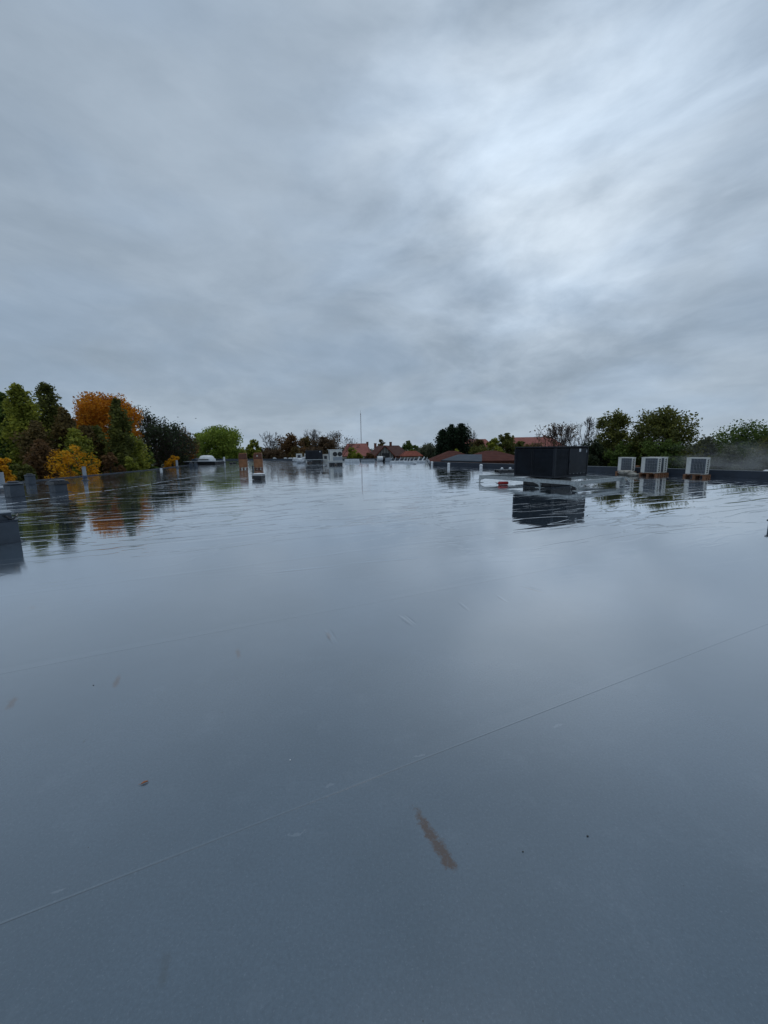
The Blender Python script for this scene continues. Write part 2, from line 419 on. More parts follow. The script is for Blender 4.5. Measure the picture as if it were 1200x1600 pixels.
    cs3 = g.n('ShaderNodeSeparateColor', i_0=vo3.outputs['Color'])
    c = g.mix(g.m('MULTIPLY', g.m('LESS_THAN', vo3.outputs['Distance'], g.rng(cs3.outputs[0], 0.2, 1.0, -0.008, 0.042)), 0.75), c, (0.035, 0.045, 0.05))
    vo2 = g.n('ShaderNodeTexVoronoi', i_Scale=2.1); g.set(vo2, 'Vector', g.v('ADD', oc, (3.3, 1.7, 0.0)))
    cs2 = g.n('ShaderNodeSeparateColor', i_0=vo2.outputs['Color'])
    dot2 = g.m('LESS_THAN', vo2.outputs['Distance'], g.rng(cs2.outputs[0], 0.6, 1.0, -0.002, 0.006))
    c = g.mix(dot2, c, (0.55, 0.6, 0.6))
    wet = g.noise(oc, 0.32, 5.0, 0.6, 0.3)
    far = g.rng(sep.outputs[1], 1.0, 9.0, 0.0, 1.0, True)
    r_near = g.rng(wet, 0.35, 0.65, 0.14, 0.30)
    r_far = g.m('ADD', g.rng(wet, 0.4, 0.68, 0.015, 0.06), g.rng(sep.outputs[0], -13.0, -8.0, 0.045, 0.0, True))
    rough = g.m('ADD', g.m('MULTIPLY', r_near, g.m('SUBTRACT', 1.0, far)), g.m('MULTIPLY', r_far, far))
    b = g.n('ShaderNodeBsdfPrincipled', i_IOR=1.5)
    g.set(b, 'Base Color', c); g.set(b, 'Roughness', rough); g.set(b, 'Normal', bp.outputs[0])
    g.set(b, 'Coat Weight', 1.0); g.set(b, 'Coat IOR', 1.42); g.set(b, 'Coat Roughness', rough); g.set(b, 'Coat Normal', bp.outputs[0])   # the film of rain water
    lw = g.n('ShaderNodeLayerWeight', i_Blend=0.5); g.set(lw, 'Normal', bp.outputs[0])
    gl = g.n('ShaderNodeBsdfGlossy', i_Color=(0.97, 0.98, 1.0, 1)); g.set(gl, 'Roughness', rough); g.set(gl, 'Normal', bp.outputs[0])
    mx = g.n('ShaderNodeMixShader'); g.set(mx, 0, g.m('MULTIPLY', g.m('POWER', lw.outputs['Facing'], 2.7), 0.97))
    g.t.links.new(b.outputs[0], mx.inputs[1]); g.t.links.new(gl.outputs[0], mx.inputs[2])
    g.t.links.new(mx.outputs[0], g.n('ShaderNodeOutputMaterial').inputs[0])
    return m
M['roof'] = roof_material()

GZ = -5.0
par_a, par_b = P(673, 727), P(1190, 748)
pd = (par_b - par_a).normalized()
par_c = par_b + pd * 24                           # runs on past the frame, behind the camera's right
far_l = W(336, 718, 74); far_m = W(668, 719, 56)
far_l.z = far_m.z = 0
roof_poly = [(-20.6, -14), (-21.0, 23.6), (-21.6, 36), (-25.5, 58), (far_l.x, far_l.y), (far_m.x, far_m.y), (par_a.x, par_a.y), (par_c.x, par_c.y), (par_c.x - 2, -14)]
rb = MB(); n = len(roof_poly)
rb.add([(x, y, 0) for x, y in roof_poly], [tuple(range(n - 1, -1, -1))])
roof = rb.build('roof', M['roof']); tag(roof, kind='structure')
wb = MB()
for i in range(n):
    a, b = roof_poly[i], roof_poly[(i + 1) % n]
    wb.add([(a[0], a[1], GZ), (b[0], b[1], GZ), (b[0], b[1], -0.004), (a[0], a[1], -0.004)], [(0, 1, 2, 3)])
wb.build('wall', M['wall'], roof)
# raised ridge strip that runs up the roof on the left
rd = MB(); pts = [P(-120, 806), P(0, 789), P(80, 778), P(120, 772), P(188, 764), P(232, 757), P(300, 745), P(375, 735)]
for a, b in zip(pts[:-1], pts[1:]):
    d = (b - a).normalized(); q = Vector((-d.y, d.x, 0))
    rd.add([a - q * .05, b - q * .05, b + Vector((0, 0, .006)), a + Vector((0, 0, .006)), b + q * .05, a + q * .05], [(0, 1, 2, 3), (3, 2, 4, 5)])
rd.build('ridge_strip', M['roof'], roof)

def kerb(name, pts, w, h, m, label, cat, cap=True, group=None):
    o = empty(name, (0, 0, 0), 0, label, cat, group)
    b = MB(); c = MB()
    for a, e in zip(pts[:-1], pts[1:]):
        a = Vector((a[0], a[1], 0)); e = Vector((e[0], e[1], 0)); d = (e - a); L = d.length; ang = math.atan2(d.y, d.x); mid = (a + e) / 2
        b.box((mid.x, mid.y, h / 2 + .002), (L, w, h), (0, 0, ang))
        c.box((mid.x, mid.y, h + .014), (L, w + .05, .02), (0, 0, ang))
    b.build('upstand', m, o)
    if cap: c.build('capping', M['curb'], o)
    return o
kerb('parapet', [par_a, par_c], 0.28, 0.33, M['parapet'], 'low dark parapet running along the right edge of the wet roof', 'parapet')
kerb('roof_edge', roof_poly[0:4], 0.10, 0.03, M['curb'], 'thin low upstand along the left roof edge below the trees', 'roof edge')
kerb('far_parapet', [roof_poly[3], roof_poly[4], roof_poly[5]], 0.25, 0.22, M['curb'], 'blue-grey low parapet at the far end of the roof', 'parapet')
kerb('step_parapet', [roof_poly[5], roof_poly[6]], 0.25, 0.10, M['curb'], 'low kerb at the far right where the roof steps back', 'parapet')

# ground out to the horizon
gb = MB(); gb.add([(-9000, -9000, GZ), (9000, -9000, GZ), (9000, 9000, GZ), (-9000, 9000, GZ)], [(0, 1, 2, 3)])
tag(gb.build('ground', M['grass']), kind='structure')

# ------------------------------------------------------------------ black ventilation unit on its steel frame
AZ = R(32)
NC = P(903, 767)                                          # foot of the near right leg
def fr(px, row=None): pass
unit_rz = AZ                                               # local +x = v (right/back), local +y = u (left/back)
fu = Vector((-math.sin(AZ), math.cos(AZ), 0)); fv = Vector((math.cos(AZ), math.sin(AZ), 0))
def solve(o, d, px):
    """distance along d from o at which the photo column px is met (level line)"""
    lo, hi = 0.0, 12.0
    c = CAMROT.transposed()
    def col(t):
        q = c @ (o + d * t - Vector((0, 0, EYE))); return 600 + FPX * q.x / -q.z
    s = 1 if col(hi) > col(lo) else -1
    for _ in range(50):
        m_ = (lo + hi) / 2
        if (col(m_) - px) * s < 0: lo = m_
        else: hi = m_
    return lo
FL = solve(NC, fu, 749); FM = solve(NC, fv, 976)
print('frame', NC, FL, FM)
frame = empty('steel_support_frame', NC, unit_rz, 'long galvanised steel frame on splayed feet carrying the black unit', 'steel frame')
zt, zb = 0.345, 0.20
def cbeam(m, a, b, w=0.07):
    a = Vector(a); b = Vector(b); d = b - a; L = d.length; ang = math.atan2(d.y, d.x); c = (a + b) / 2
    m.box((c.x, c.y, zt - .006), (L, w, .012), (0, 0, ang))
    m.box((c.x, c.y, zb + .006), (L, w, .012), (0, 0, ang))
    q = Vector((-d.y, d.x, 0)).normalized() * (w * .25)
    m.box((c.x + q.x, c.y + q.y, (zt + zb) / 2), (L, .008, zt - zb - .026), (0, 0, ang))
for nm, a, b in (('side_beam', (0, 0, 0), (0, FL, 0)), ('side_beam', (FM, 0, 0), (FM, FL * .8, 0)), ('cross_beam', (.04, .12, 0), (FM - .04, .12, 0)), ('cross_beam', (.04, FL - .1, 0), (FM - .04, FL * .78, 0)),
                 ('cross_beam', (.04, FL * .33, 0), (FM - .04, FL * .33, 0))):
    b_ = MB(); cbeam(b_, a, b); b_.build(nm, M['galv'], frame)
def foot(x, y, sx=1):
    b = MB()
    b.box((x, y, .007), (.30, .22, .014))
    b.cyl((x, y, .014), (x, y, .10), .022, .022, 10)
    b.box((x, y, .105), (.12, .10, .02), taper=.8)
    b.cyl((x, y, .03), (x, y, .05), .04, .04, 6)
    o = b.build('foot', M['galv'], frame)
    g_ = MB()
    for s_ in (-.035, .035):
        g_.add([(x + s_, y + .30 * sx, zb - .002), (x + s_, y - .02 * sx, zb - .002), (x + s_, y - .05 * sx, .12), (x + s_, y + .03 * sx, .12),
                (x + s_ + .006, y + .30 * sx, zb - .002), (x + s_ + .006, y - .02 * sx, zb - .002), (x + s_ + .006, y - .05 * sx, .12), (x + s_ + .006, y + .03 * sx, .12)],
               [(0, 1, 2, 3), (7, 6, 5, 4), (0, 4, 5, 1), (1, 5, 6, 2), (2, 6, 7, 3), (3, 7, 4, 0)])
    g_.build('gusset', M['galv'], frame)
for x, y, s_ in ((0, 0.02, 1), (0, FL - .02, -1), (FM, .02, 1), (FM, FL * .78, -1), (0.0, FL * .33, 1)): foot(x, y, s_)
c_ = MB()
for k in range(3):
    a0 = Vector((FM + .05, .1, .3)); c_.tube([a0 + Vector((.1 * k * math.sin(t * 1.3), -.12 * t - .05 * k, .05 * math.sin(t * 2 + k) - .05 * t)) for t in np.linspace(0, 3.2, 9)], .012)
c_.build('cable', M['galv'], frame)
c_ = MB()
for k in range(4): c_.tube([Vector((.03 + .1 * math.cos(t) * (1 + .2 * k), -.08 + .05 * k * .3, .21 + .085 * math.sin(t + k) * (1 - .12 * k))) for t in np.linspace(0, 6.28, 13)], .009)
c_.build('cable_loop', M['galv'], frame)

un0 = NC + fv * 0.12
UA = solve(un0, fu, 864.6); corner = un0 + fu * UA
UL = solve(corner, fu, 802.6); UM = solve(corner, fv, 915.5)
q = CAMROT.transposed() @ (corner - Vector((0, 0, EYE)))
dd = corner.y
ztop = W(864.6, 697.3, dd).z; zbot = W(864.6, 747.5, dd).z
print('unit', corner, UL, UM, zbot, ztop)
zbot = max(zbot, zt + .005); UH = ztop - zbot
unit = empty('ventilation_unit', corner + Vector((0, 0, zbot)), unit_rz, 'large black rooftop ventilation unit with louvred sides raised on the steel frame', 'ventilation unit')
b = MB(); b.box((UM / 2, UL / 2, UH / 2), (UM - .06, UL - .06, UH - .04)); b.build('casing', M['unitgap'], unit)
b = MB(); b.box((UM / 2, UL / 2, UH - .025), (UM + .03, UL + .03, .05)); b.build('lid', M['unit'], unit, .008)
b = MB(); b.box((UM / 2, UL / 2, .04), (UM, UL, .08)); b.build('base_rail', M['unit'], unit, .005)
for x, y in ((0.02, .02), (UM - .02, .02), (0.02, UL - .02), (UM - .02, UL - .02)):
    b = MB(); b.box((x, y, UH / 2), (.06, .06, UH - .17)); b.build('corner_post', M['unit'], unit)
def louvre(x0, x1, side):
    b = MB(); z = .12; nz = 22; dz = (UH - .2) / nz
    for k in range(nz):
        zc = .1 + dz * (k + .5)
        if side == 'y': b.box((.018, (x0 + x1) / 2, zc), (.006, x1 - x0, dz * 1.05), (0, R(38), 0))
        else: b.box(((x0 + x1) / 2, .018, zc), (x1 - x0, .006, dz * 1.05), (R(-38), 0, 0))
    for e in (x0, x1):
        if side == 'y': b.box((.012, e, UH / 2), (.02, .03, UH - .19))
        else: b.box((e, .012, UH / 2), (.03, .02, UH - .19))
    b.build('louvre_panel', M['unit'], unit)
louvre(.07, UL * .52, 'y'); louvre(UL * .55, UL - .07, 'y'); louvre(.07, UM * .38, 'x')
b = MB(); b.box((UM * .70, .012, UH / 2), (UM * .56, .02, UH - .2)); b.build('service_panel', M['unit'], unit, .004)
for k in range(5):
    b = MB(); b.cyl((UM * (.47 + .11 * k), -.002, .13), (UM * (.47 + .11 * k), .004, .13), .014, .014, 8); b.build('screw', M['galv'], unit)
b = MB(); b.box((UM * .45, -.004, UH * .5), (.03, .02, .12)); b.build('handle', M['black'], unit, .004)
b = MB(); b.box((UM * .74, .0, UH * .86), (.12, .004, .12)); b.build('sticker', M['whitepl'], unit)
b = MB(); b.box((UM * .95, .0, UH * .83), (.05, .004, .11)); b.build('sticker', M['pipe'], unit)
cu = corner + fu * (UL * .5) + fv * (UM * .42)
curb = empty('roof_curb', cu, unit_rz, 'black square duct upstand in the gap under the ventilation unit', 'duct upstand')
b = MB(); b.box((0, 0, .16), (1.35, 1.35, .32)); b.build('upstand', M['black'], curb, .01)
b = MB(); b.box((0, 0, .006), (1.8, 1.8, .012)); b.build('flashing', M['curb'], curb)
b = MB(); pf = P(918, 766); b.box((0, 0, .1), (.2, .2, .2), taper=.6); b.box((0, 0, .23), (.32, .32, .05))
o = b.build('rubber_support_block', M['black']); o.location = pf + fu * .5; o.rotation_euler.z = unit_rz
tag(o, 'black tapered rubber support block behind the near right leg of the steel frame', 'support block')
# red canister lying under the left arm of the frame
rc = empty('fire_extinguisher', P(787, 757.5), R(8), 'small red cylinder lying on the roof under the long arm of the steel frame', 'fire extinguisher')
b = MB(); b.cyl((-.22, 0, .075), (.17, 0, .075), .072, .072, 18); b.cyl((.17, 0, .075), (.20, 0, .075), .072, .045, 18); b.cyl((-.27, 0, .075), (-.22, 0, .075), .03, .072, 18); b.build('cylinder', M['red'], rc)
b = MB(); b.cyl((-.33, 0, .075), (-.27, 0, .075), .018, .018, 8); b.box((-.33, 0, .09), (.1, .02, .02), (0, .3, 0)); b.build('valve', M['black'], rc)

# ------------------------------------------------------------------ outdoor air conditioners on pallets
def pallet(parent_name, loc, rz, w, d, label, group):
    p = empty(parent_name, loc, rz, label, 'pallet', group)
    for k in range(5):
        b = MB(); b.box((0, -d / 2 + .06 + k * (d - .12) / 4, .125), (w, .1, .022)); b.build('deck_board', M['wood'], p)
    for k in range(3):
        for j in range(3):
            b = MB(); b.box((-w / 2 + .06 + k * (w - .12) / 2, -d / 2 + .06 + j * (d - .12) / 2, .0675), (.12, .11, .09)); b.build('block', M['wood'], p)
    for k in range(3):
        b = MB(); b.box((-w / 2 + .06 + k * (w - .12) / 2, 0, .011), (.11, d, .02)); b.build('skid', M['wood'], p)
    return p
def ac_unit(loc, rz, w, d, h, label, group):
    """local -y is the front with the fan grille, +x the slotted side"""
    o = empty('air_conditioner', loc, rz, label, 'air conditioner', group)
    b = MB(); b.box((0, 0, h / 2), (w, d, h)); b.build('casing', M['white'], o, .012)
    b = MB(); b.box((0, 0, h + .008), (w + .02, d + .02, .02)); b.build('lid', M['white'], o, .004)
    gx0, gx1 = -w / 2 + .26 * w, w / 2 - .035 * w
    b = MB(); b.box(((gx0 + gx1) / 2, -d / 2 - .005, h / 2), (gx1 - gx0, .012, h * .9)); b.build('fan_recess', M['grille'], o)
    b = MB()
    for k in range(11):
        x = gx0 + (gx1 - gx0) * k / 10; b.box((x, -d / 2 - .018, h / 2), (.006 if k % 2 else .012, .006, h * .9))
    for k in range(15):
        z = h * .05 + h * .9 * k / 14; b.box(((gx0 + gx1) / 2, -d / 2 - .024, z), (gx1 - gx0, .005, .006 if k % 3 else .012))
    b.build('grille', M['pipe'], o)
    b = MB(); b.lathe([(.30 * h, 0), (.31 * h, .01), (.02, .02)], 24)
    b.v = [(x * 1 + (gx0 + gx1) / 2, -d / 2 - .011 - z * .3, y + h / 2) for x, y, z in b.v]; b.build('fan', M['slot'], o)
    for k in range(7):
        b = MB(); z = h * (.13 + .74 * k / 6); b.box((w / 2 + .004, -.02, z), (.01, d * .42, .055), (R(18), 0, 0)); b.build('side_slot', M['slot'], o)
    for s_ in (-1, 1):
        b = MB(); b.box((s_ * w * .33, 0, -.012), (.06, d + .08, .024)); b.build('foot_bar', M['pipe'], o)
    return o
ACG = 'air conditioners waiting on pallets by the right parapet'
PLG = 'wooden pallets under the air conditioners'
prz = math.atan2(pd.y, pd.x)
prz_ac = prz - R(4)
def place_ac(px0, px1, base_y, top_y, lab, plab, w=.80, d=.34, shift=None):
    c0 = P((px0 + px1) / 2, base_y)
    c0 = c0 + Vector((-pd.y, pd.x, 0)) * .2
    dist = c0.y
    if shift is not None: c0 = c0 + shift
    zt_ = W((px0 + px1) / 2, top_y, dist).z
    pallet('pallet', c0, prz_ac, w + .1, .56, plab, PLG)
    return ac_unit(c0 + Vector((0, 0, .162)), prz_ac, w, d, zt_ - .18, lab, ACG), c0
place_ac(961, 989, 740.5, 714.5, 'white air conditioner on a pallet half hidden behind the sacks, nearest the black unit', 'pallet under the air conditioner that stands behind the pale sacks', .80, .34)
o_, c_b = place_ac(997, 1029, 743.5, 714.5, 'front one of two white air conditioners standing close together', 'rusty brown pallet under the front unit of the close pair', .84, .34)
back = Vector((math.cos(prz_ac + math.pi / 2), math.sin(prz_ac + math.pi / 2), 0))
place_ac(997, 1029, 743.5, 714.5, 'air conditioner tucked behind the front one of the close pair, only its slotted side showing', 'pallet under the rear unit of the close pair', .84, .34, shift=back * .62)
place_ac(1067, 1104, 746, 715, 'white air conditioner standing alone on a pallet at the far right', 'orange brown pallet under the lone air conditioner at the right', .86, .34)
# sacks and boards in front of the first one
b = blobmesh(.42, .24, .26, 5, .16); o = b.build('crumpled_sack', M['sack'], None, 0, True); o.location = P(977, 742); o.rotation_euler.z = prz
tag(o, 'pale crumpled canvas sack lying in front of the first air conditioner', 'sack')
b = blobmesh(.28, .2, .15, 9, .2); o = b.build('crumpled_sack', M['sack'], None, 0, True); o.location = P(990, 743.5); o.rotation_euler.z = prz + 1
tag(o, 'smaller flat grey sack at the right end of the sack heap', 'sack')
b = MB(); b.box((0, 0, .2), (.12, .12, .4)); b.box((0, 0, .42), (.25, .2, .04)); o = b.build('wooden_post', M['crate']); o.location = P(994, 739.5)
tag(o, 'short brown wooden post standing between the first air conditioner and the close pair', 'post')

# ------------------------------------------------------------------ white vent stubs along the parapet
for px, py, lab in ((675, 727.5, 'white capped vent stub at the far left end of the dark parapet'), (701, 730.5, 'white capped vent stub left of the grey panel roof edge, second along the parapet'),
                    (751.5, 733.5, 'white capped vent stub nearest the black unit, left of it at the parapet'), (1196, 747, 'white rounded vent stub at the right edge of the photo by the parapet')):
    p = P(px, py); o = empty('vent_stub', p, 0, lab, 'vent', 'white vent stubs along the right parapet')
    b = MB(); b.lathe([(.13, 0), (.115, .03), (.105, .05), (.105, .28)], 18); b.build('pipe', M['whitepl'], o, 0, True)
    b = MB(); b.lathe([(.125, .27), (.13, .30), (.115, .35), (.06, .39), (.01, .40)], 18); b.build('cap', M['whitepl'], o, 0, True)

# black flat tray with white bits behind the unit
p = P(790, 737); o = empty('black_pallet', p, prz + R(60), 'flat black pallet lying on the roof left of the black unit', 'pallet')
b = MB()
for k in range(5): b.box((-.5 + k * .25, 0, .12), (.14, 1.0, .03))
b.build('deck', M['black'], o)
for k in (-1, 0, 1):
    b = MB(); b.box((0, k * .42, .05), (1.2, .1, .1)); b.build('runner', M['black'], o)
for k, (dx, dz, lab) in enumerate(((-.25, .14, 'white bottle-sized can on the left of the black pallet'), (.3, .14, 'white can on the right end of the black pallet'))):
    b = MB(); b.lathe([(.09, 0), (.09, .1), (.05, .14), (.03, .15)], 14); oo = b.build('can', M['foil']); oo.location = p + Vector((dx, 0, dz)); tag(oo, lab, 'can', 'white cans on the black pallet')

# ------------------------------------------------------------------ vents and pipes on the left
def vent_box(px, base_y, top_y, wpx, lab, style, rz=R(-22)):
    p = P(px, base_y); w = wpx * p.y / FPX; h = W(px, top_y, p.y).z
    o = empty('roof_vent', p, rz, lab, 'roof vent', 'grey vent boxes on the left of the roof')
    w *= .84
    b = MB(); b.box((0, 0, .006), (w * 1.2, w * 1.2, .01)); b.build('flashing', M['curb'], o)
    if style == 'round':
        b = MB(); b.box((0, 0, h * .40), (w * .82, w * .82, h * .80 - .02)); b.build('curb', M['curb'], o, .01)
        b = MB(); b.lathe([(w * .36, h * .79), (w * .36, h * .85)], 20); b.build('neck', M['black'], o, 0, True)
        b = MB(); b.lathe([(w * .60, h * .82), (w * .60, h * .86), (w * .45, h * .9), (w * .3, h * .9), (w * .3, h * .98), (w * .34, h * .98), (w * .30, h)], 20); b.build('cap', M['parapet'], o)
    elif style == 'wide':
        b = MB(); b.box((0, 0, h * .30), (w * .86, w * .86, h * .60)); b.build('curb', M['curb'], o, .01)
        b = MB(); b.box((0, 0, h * .74), (w * 1.02, w * 1.02, h * .26), (math.pi, 0, 0), taper=1.15); b.build('cap', M['black'], o, .02)
        b = MB(); b.lathe([(w * .5, h * .875), (w * .5, h * .93), (w * .42, h * .98), (.02, h)], 20); b.build('dome', M['parapet'], o, 0, True)
    elif style == 'big':
        b = MB(); b.box((0, 0, h * .35), (w, w, h * .70)); b.build('curb', M['curb'], o, .012)
        b = MB(); b.box((0, 0, h * .72), (w * 1.06, w * 1.06, .02)); b.build('flange', M['parapet'], o, .004)
        b = MB(); b.box((0, 0, h * .84), (w * .72, w * .72, h * .22)); b.build('housing', M['curb'], o, .01)
        b = MB(); b.box((0, 0, h * .975), (w * .80, w * .80, h * .045)); b.build('lid', M['pipe'], o, .01)
        b = MB()
        for k in range(3): b.tube([Vector((w * .42, -w * .5 + .04 * k, h * .74)) + Vector((.05 * math.sin(t * 2 + k), t * w * .22, .05 + .04 * math.sin(t * 3 + k))) for t in np.linspace(0, 4, 10)], .013)
        b.tube([(w * .40, -w * .55, h * .8), (w * .3, -w * .60, h * .6), (w * .42, -w * .56, h * .55)], .02)
        b.build('black_strap', M['black'], o)
    return o
vent_box(24, 777, 752, 26, 'grey square vent box with a wide round cap near the left edge', 'round')
vent_box(48.5, 757.5, 740, 14, 'small grey vent box with flat cap, closest of three to the left roof edge', 'round')
vent_box(92, 769, 749, 23, 'squat vent box with a wide black flared cap', 'wide')
pb = P(30, 852); o = vent_box(0, 858, 806, 48, 'big near vent box with a black strap, cut by the left edge', 'big', R(-38))
o.location = pb + Vector((-.50, .22, 0))
def pipe(px, base_y, top_y, wpx, lab, collar=None, m='pipe', base=True, grp='vent pipes on the left of the roof'):
    p = P(px, base_y); r = wpx * p.y / FPX / 2; h = W(px, top_y, p.y).z
    o = empty('vent_pipe', p, 0, lab, 'vent pipe', grp)
    b = MB(); b.lathe([(r, 0), (r, h), (r * .82, h), (r * .82, h - .05)], 18); b.build('tube', M[m], o, 0, False)
    if base: b = MB(); b.lathe([(r * 2.0, .004), (r * 2.0, .02), (r * 1.25, .05), (r * 1.2, h * .16)], 18); b.build('boot', M['curb'], o, 0, True)
    if collar: b = MB(); b.lathe([(r * 1.12, h * collar[0]), (r * 1.18, h * collar[1]), (r * 1.02, h * collar[1] + .01)], 18); b.build('collar', M[collar[2]], o, 0, True)
    return o
pipe(2, 768, 738, 12, 'thick light grey vent pipe with dark boot at the left edge of the photo', (.2, .27, 'whitepl'))
pipe(133.5, 751, 729, 5, 'slim grey vent pipe with a dark blue collar in front of the yellow bush', (.05, .36, 'bluecol'))
pipe(277, 731, 719, 3.2, 'slim pale pipe at the roof edge left of the white dome', (.05, .2, 'bluecol'))
pipe(350.5, 722.5, 714, 3.0, 'short white pipe just right of the white dome', None, 'whitepl')
pipe(252, 735.5, 731.5, 3.5, 'tiny white pipe stump on the left roof edge', None, 'whitepl', False)
for px, lab in ((299, 'left one of two small dark vent boxes in front of the white dome'), (306, 'right one of two small dark vent boxes in front of the white dome')):
    vent_box(px, 731, 722.5, 5.5, lab, 'round')

# white dome skylight on a dark slab
p = P(320, 725.5); k_ = p.y / FPX
o = empty('dome_skylight', p, R(-8), 'long white domed roof light raised on a dark slab by the left trees', 'roof light')
b = MB(); b.box((0, 0, .18), (50 * k_, 2.2, .36)); b.build('slab', M['black'], o, .02)
b = MB(); b.box((0, 0, .385), (52 * k_, 2.4, .05)); b.build('slab_cover', M['pipe'], o, .01)
b = MB(); b.box((4 * k_, 0, .55), (20 * k_, 1.4, .30)); b.build('frame', M['whitepl'], o, .02)
b = MB(); b.box((3 * k_, -.71, .60), (18 * k_, .03, .10)); b.build('glazing', M['glass'], o)
b = MB(); xs = np.linspace(-.5, .5, 11); vs = []
for x in xs:
    for j in range(9):
        a = math.pi * j / 8; rr = .75 * (1 - (abs(x) * 2) ** 6 * .35)
        vs.append((4 * k_ + x * 19 * k_, -math.cos(a) * rr, .69 + math.sin(a) * rr * .62))
b.add(vs, [(i * 9 + j, (i + 1) * 9 + j, (i + 1) * 9 + j + 1, i * 9 + j + 1) for i in range(10) for j in range(8)] + [tuple(range(9)), tuple(90 + j for j in range(8, -1, -1))]); b.build('dome', M['whitepl'], o, 0, True)
b = MB(); b.box((-13 * k_, 0, .58), (7 * k_, 1.2, .34), (0, R(-12), 0)); b.build('grey_housing', M['curb'], o, .02)

# two tall brown crates on pallets
def crate(px, base_y, top_y, wpx, lab, rz, light):
    p = P(px, base_y); w = wpx * p.y / FPX * .80; h = W(px, top_y, p.y).z
    o = empty('tall_crate', p, rz, lab, 'crate', 'tall brown crates standing on the roof')
    b = MB(); b.box((0, 0, .14 + (h * .60 - .14) / 2 + .01), (w, w, h * .60 - .14)); b.build('lower_box', M['crate'], o, .01)
    b = MB(); b.box((0, 0, h * .625), (w * .98, w * .98, h * .03)); b.build('middle_board', M['cratedk'], o)
    b = MB(); b.box((0, 0, h * .64 + h * .15), (w * .96, w * .96, h * .29)); b.build('upper_box', M['cratedk'], o, .01)
    b = MB()
    for x in (-.36, -.12, .12, .36): b.box((x * w, 0, h * .965), (w * .17, w * .9, h * .05))
    b.build('top_battens', M['crate'], o)
    for x in (-.42, 0, .42):
        b = MB(); b.box((x * w, 0, .06), (.1, w * .95, .12)); b.build('pallet_runner', M['cratedk'], o)
    for x in (-.22, .2):
        b = MB(); b.box((x * w, -w / 2 + .08, .07), (w * .22, .04, .085)); b.build('pallet_pad', M['paper' if light else 'cratedk'], o)
    if not light:
        b = MB(); b.box((-.05 * w, -w * .49, h * .80), (.12, .02, .12)); b.build('label', M['paper'], o)
    for s_ in (-1, 1):
        b = MB(); b.box((s_ * w * .492, -w * .49, h * .5), (.05, .05, h * .78)); b.build('corner_strip', M['wood'], o)
    return o
crate(381, 733, 707.5, 14.5, 'left tall reddish brown crate with two pale pads under it', R(14), True)
crate(404.5, 733, 707, 15, 'right tall brown crate standing behind the low black vent', R(10), False)
p = P(404.5, 748.5); o = empty('low_vent', p, R(-8), 'low black vent box with white lid strips in front of the right brown crate', 'roof vent')
b = MB(); b.box((0, 0, .11), (.56, .56, .2)); b.build('curb', M['black'], o, .01)
b = MB(); b.box((0, 0, .225), (.62, .62, .03)); b.build('lid_strip', M['whitepl'], o, .005)
b = MB(); b.box((0, 0, .26), (.56, .56, .04)); b.build('spacer', M['black'], o)
b = MB(); b.lathe([(.36, .28), (.36, .30), (.25, .33), (.02, .35)], 20); b.build('lid', M['whitepl'], o, 0, True)
b = MB(); b.cyl((0, 0, 0), (0, 0, .42), .05, .05, 12); b.lathe([(.075, .4), (.075, .46), (.01, .48)], 12); o = b.build('small_post', M['parapet'], None); o.location = P(395.5, 737.5)
tag(o, 'thin dark post standing just left of the low black vent', 'post')
for px, py, lab in ((361, 724.5, 'small dark lump left of the brown crates'), (366, 724, 'second small dark lump closest to the left brown crate')):
    b = blobmesh(.22, .2, .18, int(px), .2, 12); o = b.build('dark_lump', M['black'], None, 0, True); o.location = P(px, py); tag(o, lab, 'debris')

# ------------------------------------------------------------------ equipment far out on the roof, centre
p = P(525.5, 726.5); k_ = p.y / FPX
o = empty('white_ventilation_unit', p, R(14), 'tall white rooftop unit with two black round fans on dark feet', 'ventilation unit')
w, h, zb_ = 19 * k_, 18.0 * k_, .36
b = MB(); b.box((0, .7, zb_ + h / 2), (w, 1.5, h)); b.build('casing', M['white'], o, .02)
b = MB(); b.box((0, .7, zb_ + h + .02), (w + .1, 1.6, .05)); b.build('lid', M['whitepl'], o, .01)
for s_ in (-1, 1):
    b = MB(); b.lathe([(.24, 0), (.24, .06), (.18, .07)], 20); b.v = [(x + s_ * .26 + .15, -.05 - z, y + zb_ + h * .64) for x, y, z in b.v]; b.build('fan', M['slot'], o)
b = MB(); b.box((.15, -.07, zb_ + h * .24), (w * .72, .04, h * .30)); b.build('grey_panel', M['pipe'], o)
b = MB(); b.box((-w / 2 - .02, .6, zb_ + h * .5), (.04, .8, h * .7)); b.build('side_vent', M['pipe'], o)
b = MB(); b.box((0, .7, zb_ - .06), (w * 1.25, 1.5, .10)); b.build('skid', M['galv'], o)
for s_ in (-1, 1):
    b = MB(); b.box((s_ * w * .32, .6, .15), (w * .36, 1.2, .29)); b.build('support', M['black'], o)
p = P(491, 722.5); k_ = p.y / FPX
o = empty('ventilation_unit', p, R(10), 'smaller black louvred ventilation unit far off left of the white one', 'ventilation unit')
w, h = 26 * k_, 13.5 * k_
b = MB(); b.box((0, .8, .42 + h / 2), (w, 1.9, h)); b.build('casing', M['unit'], o, .02)
b = MB()
for k in range(10): b.box((-w * .1, -.16, .5 + h * k / 10.5), (w * .7, .01, h * .07), (R(-30), 0, 0))
b.build('louvre_panel', M['unit'], o)
b = MB(); b.box((w * .36, -.16, .42 + h * .85), (.13, .01, .13)); b.build('sticker', M['whitepl'], o)
b = MB(); b.box((0, .8, .37), (w * 1.3, 2.0, .08)); b.build('base_frame', M['galv'], o)
b = MB(); b.box((w * .15, .8, .16), (w * .55, 1.2, .32)); b.build('duct_upstand', M['black'], o)
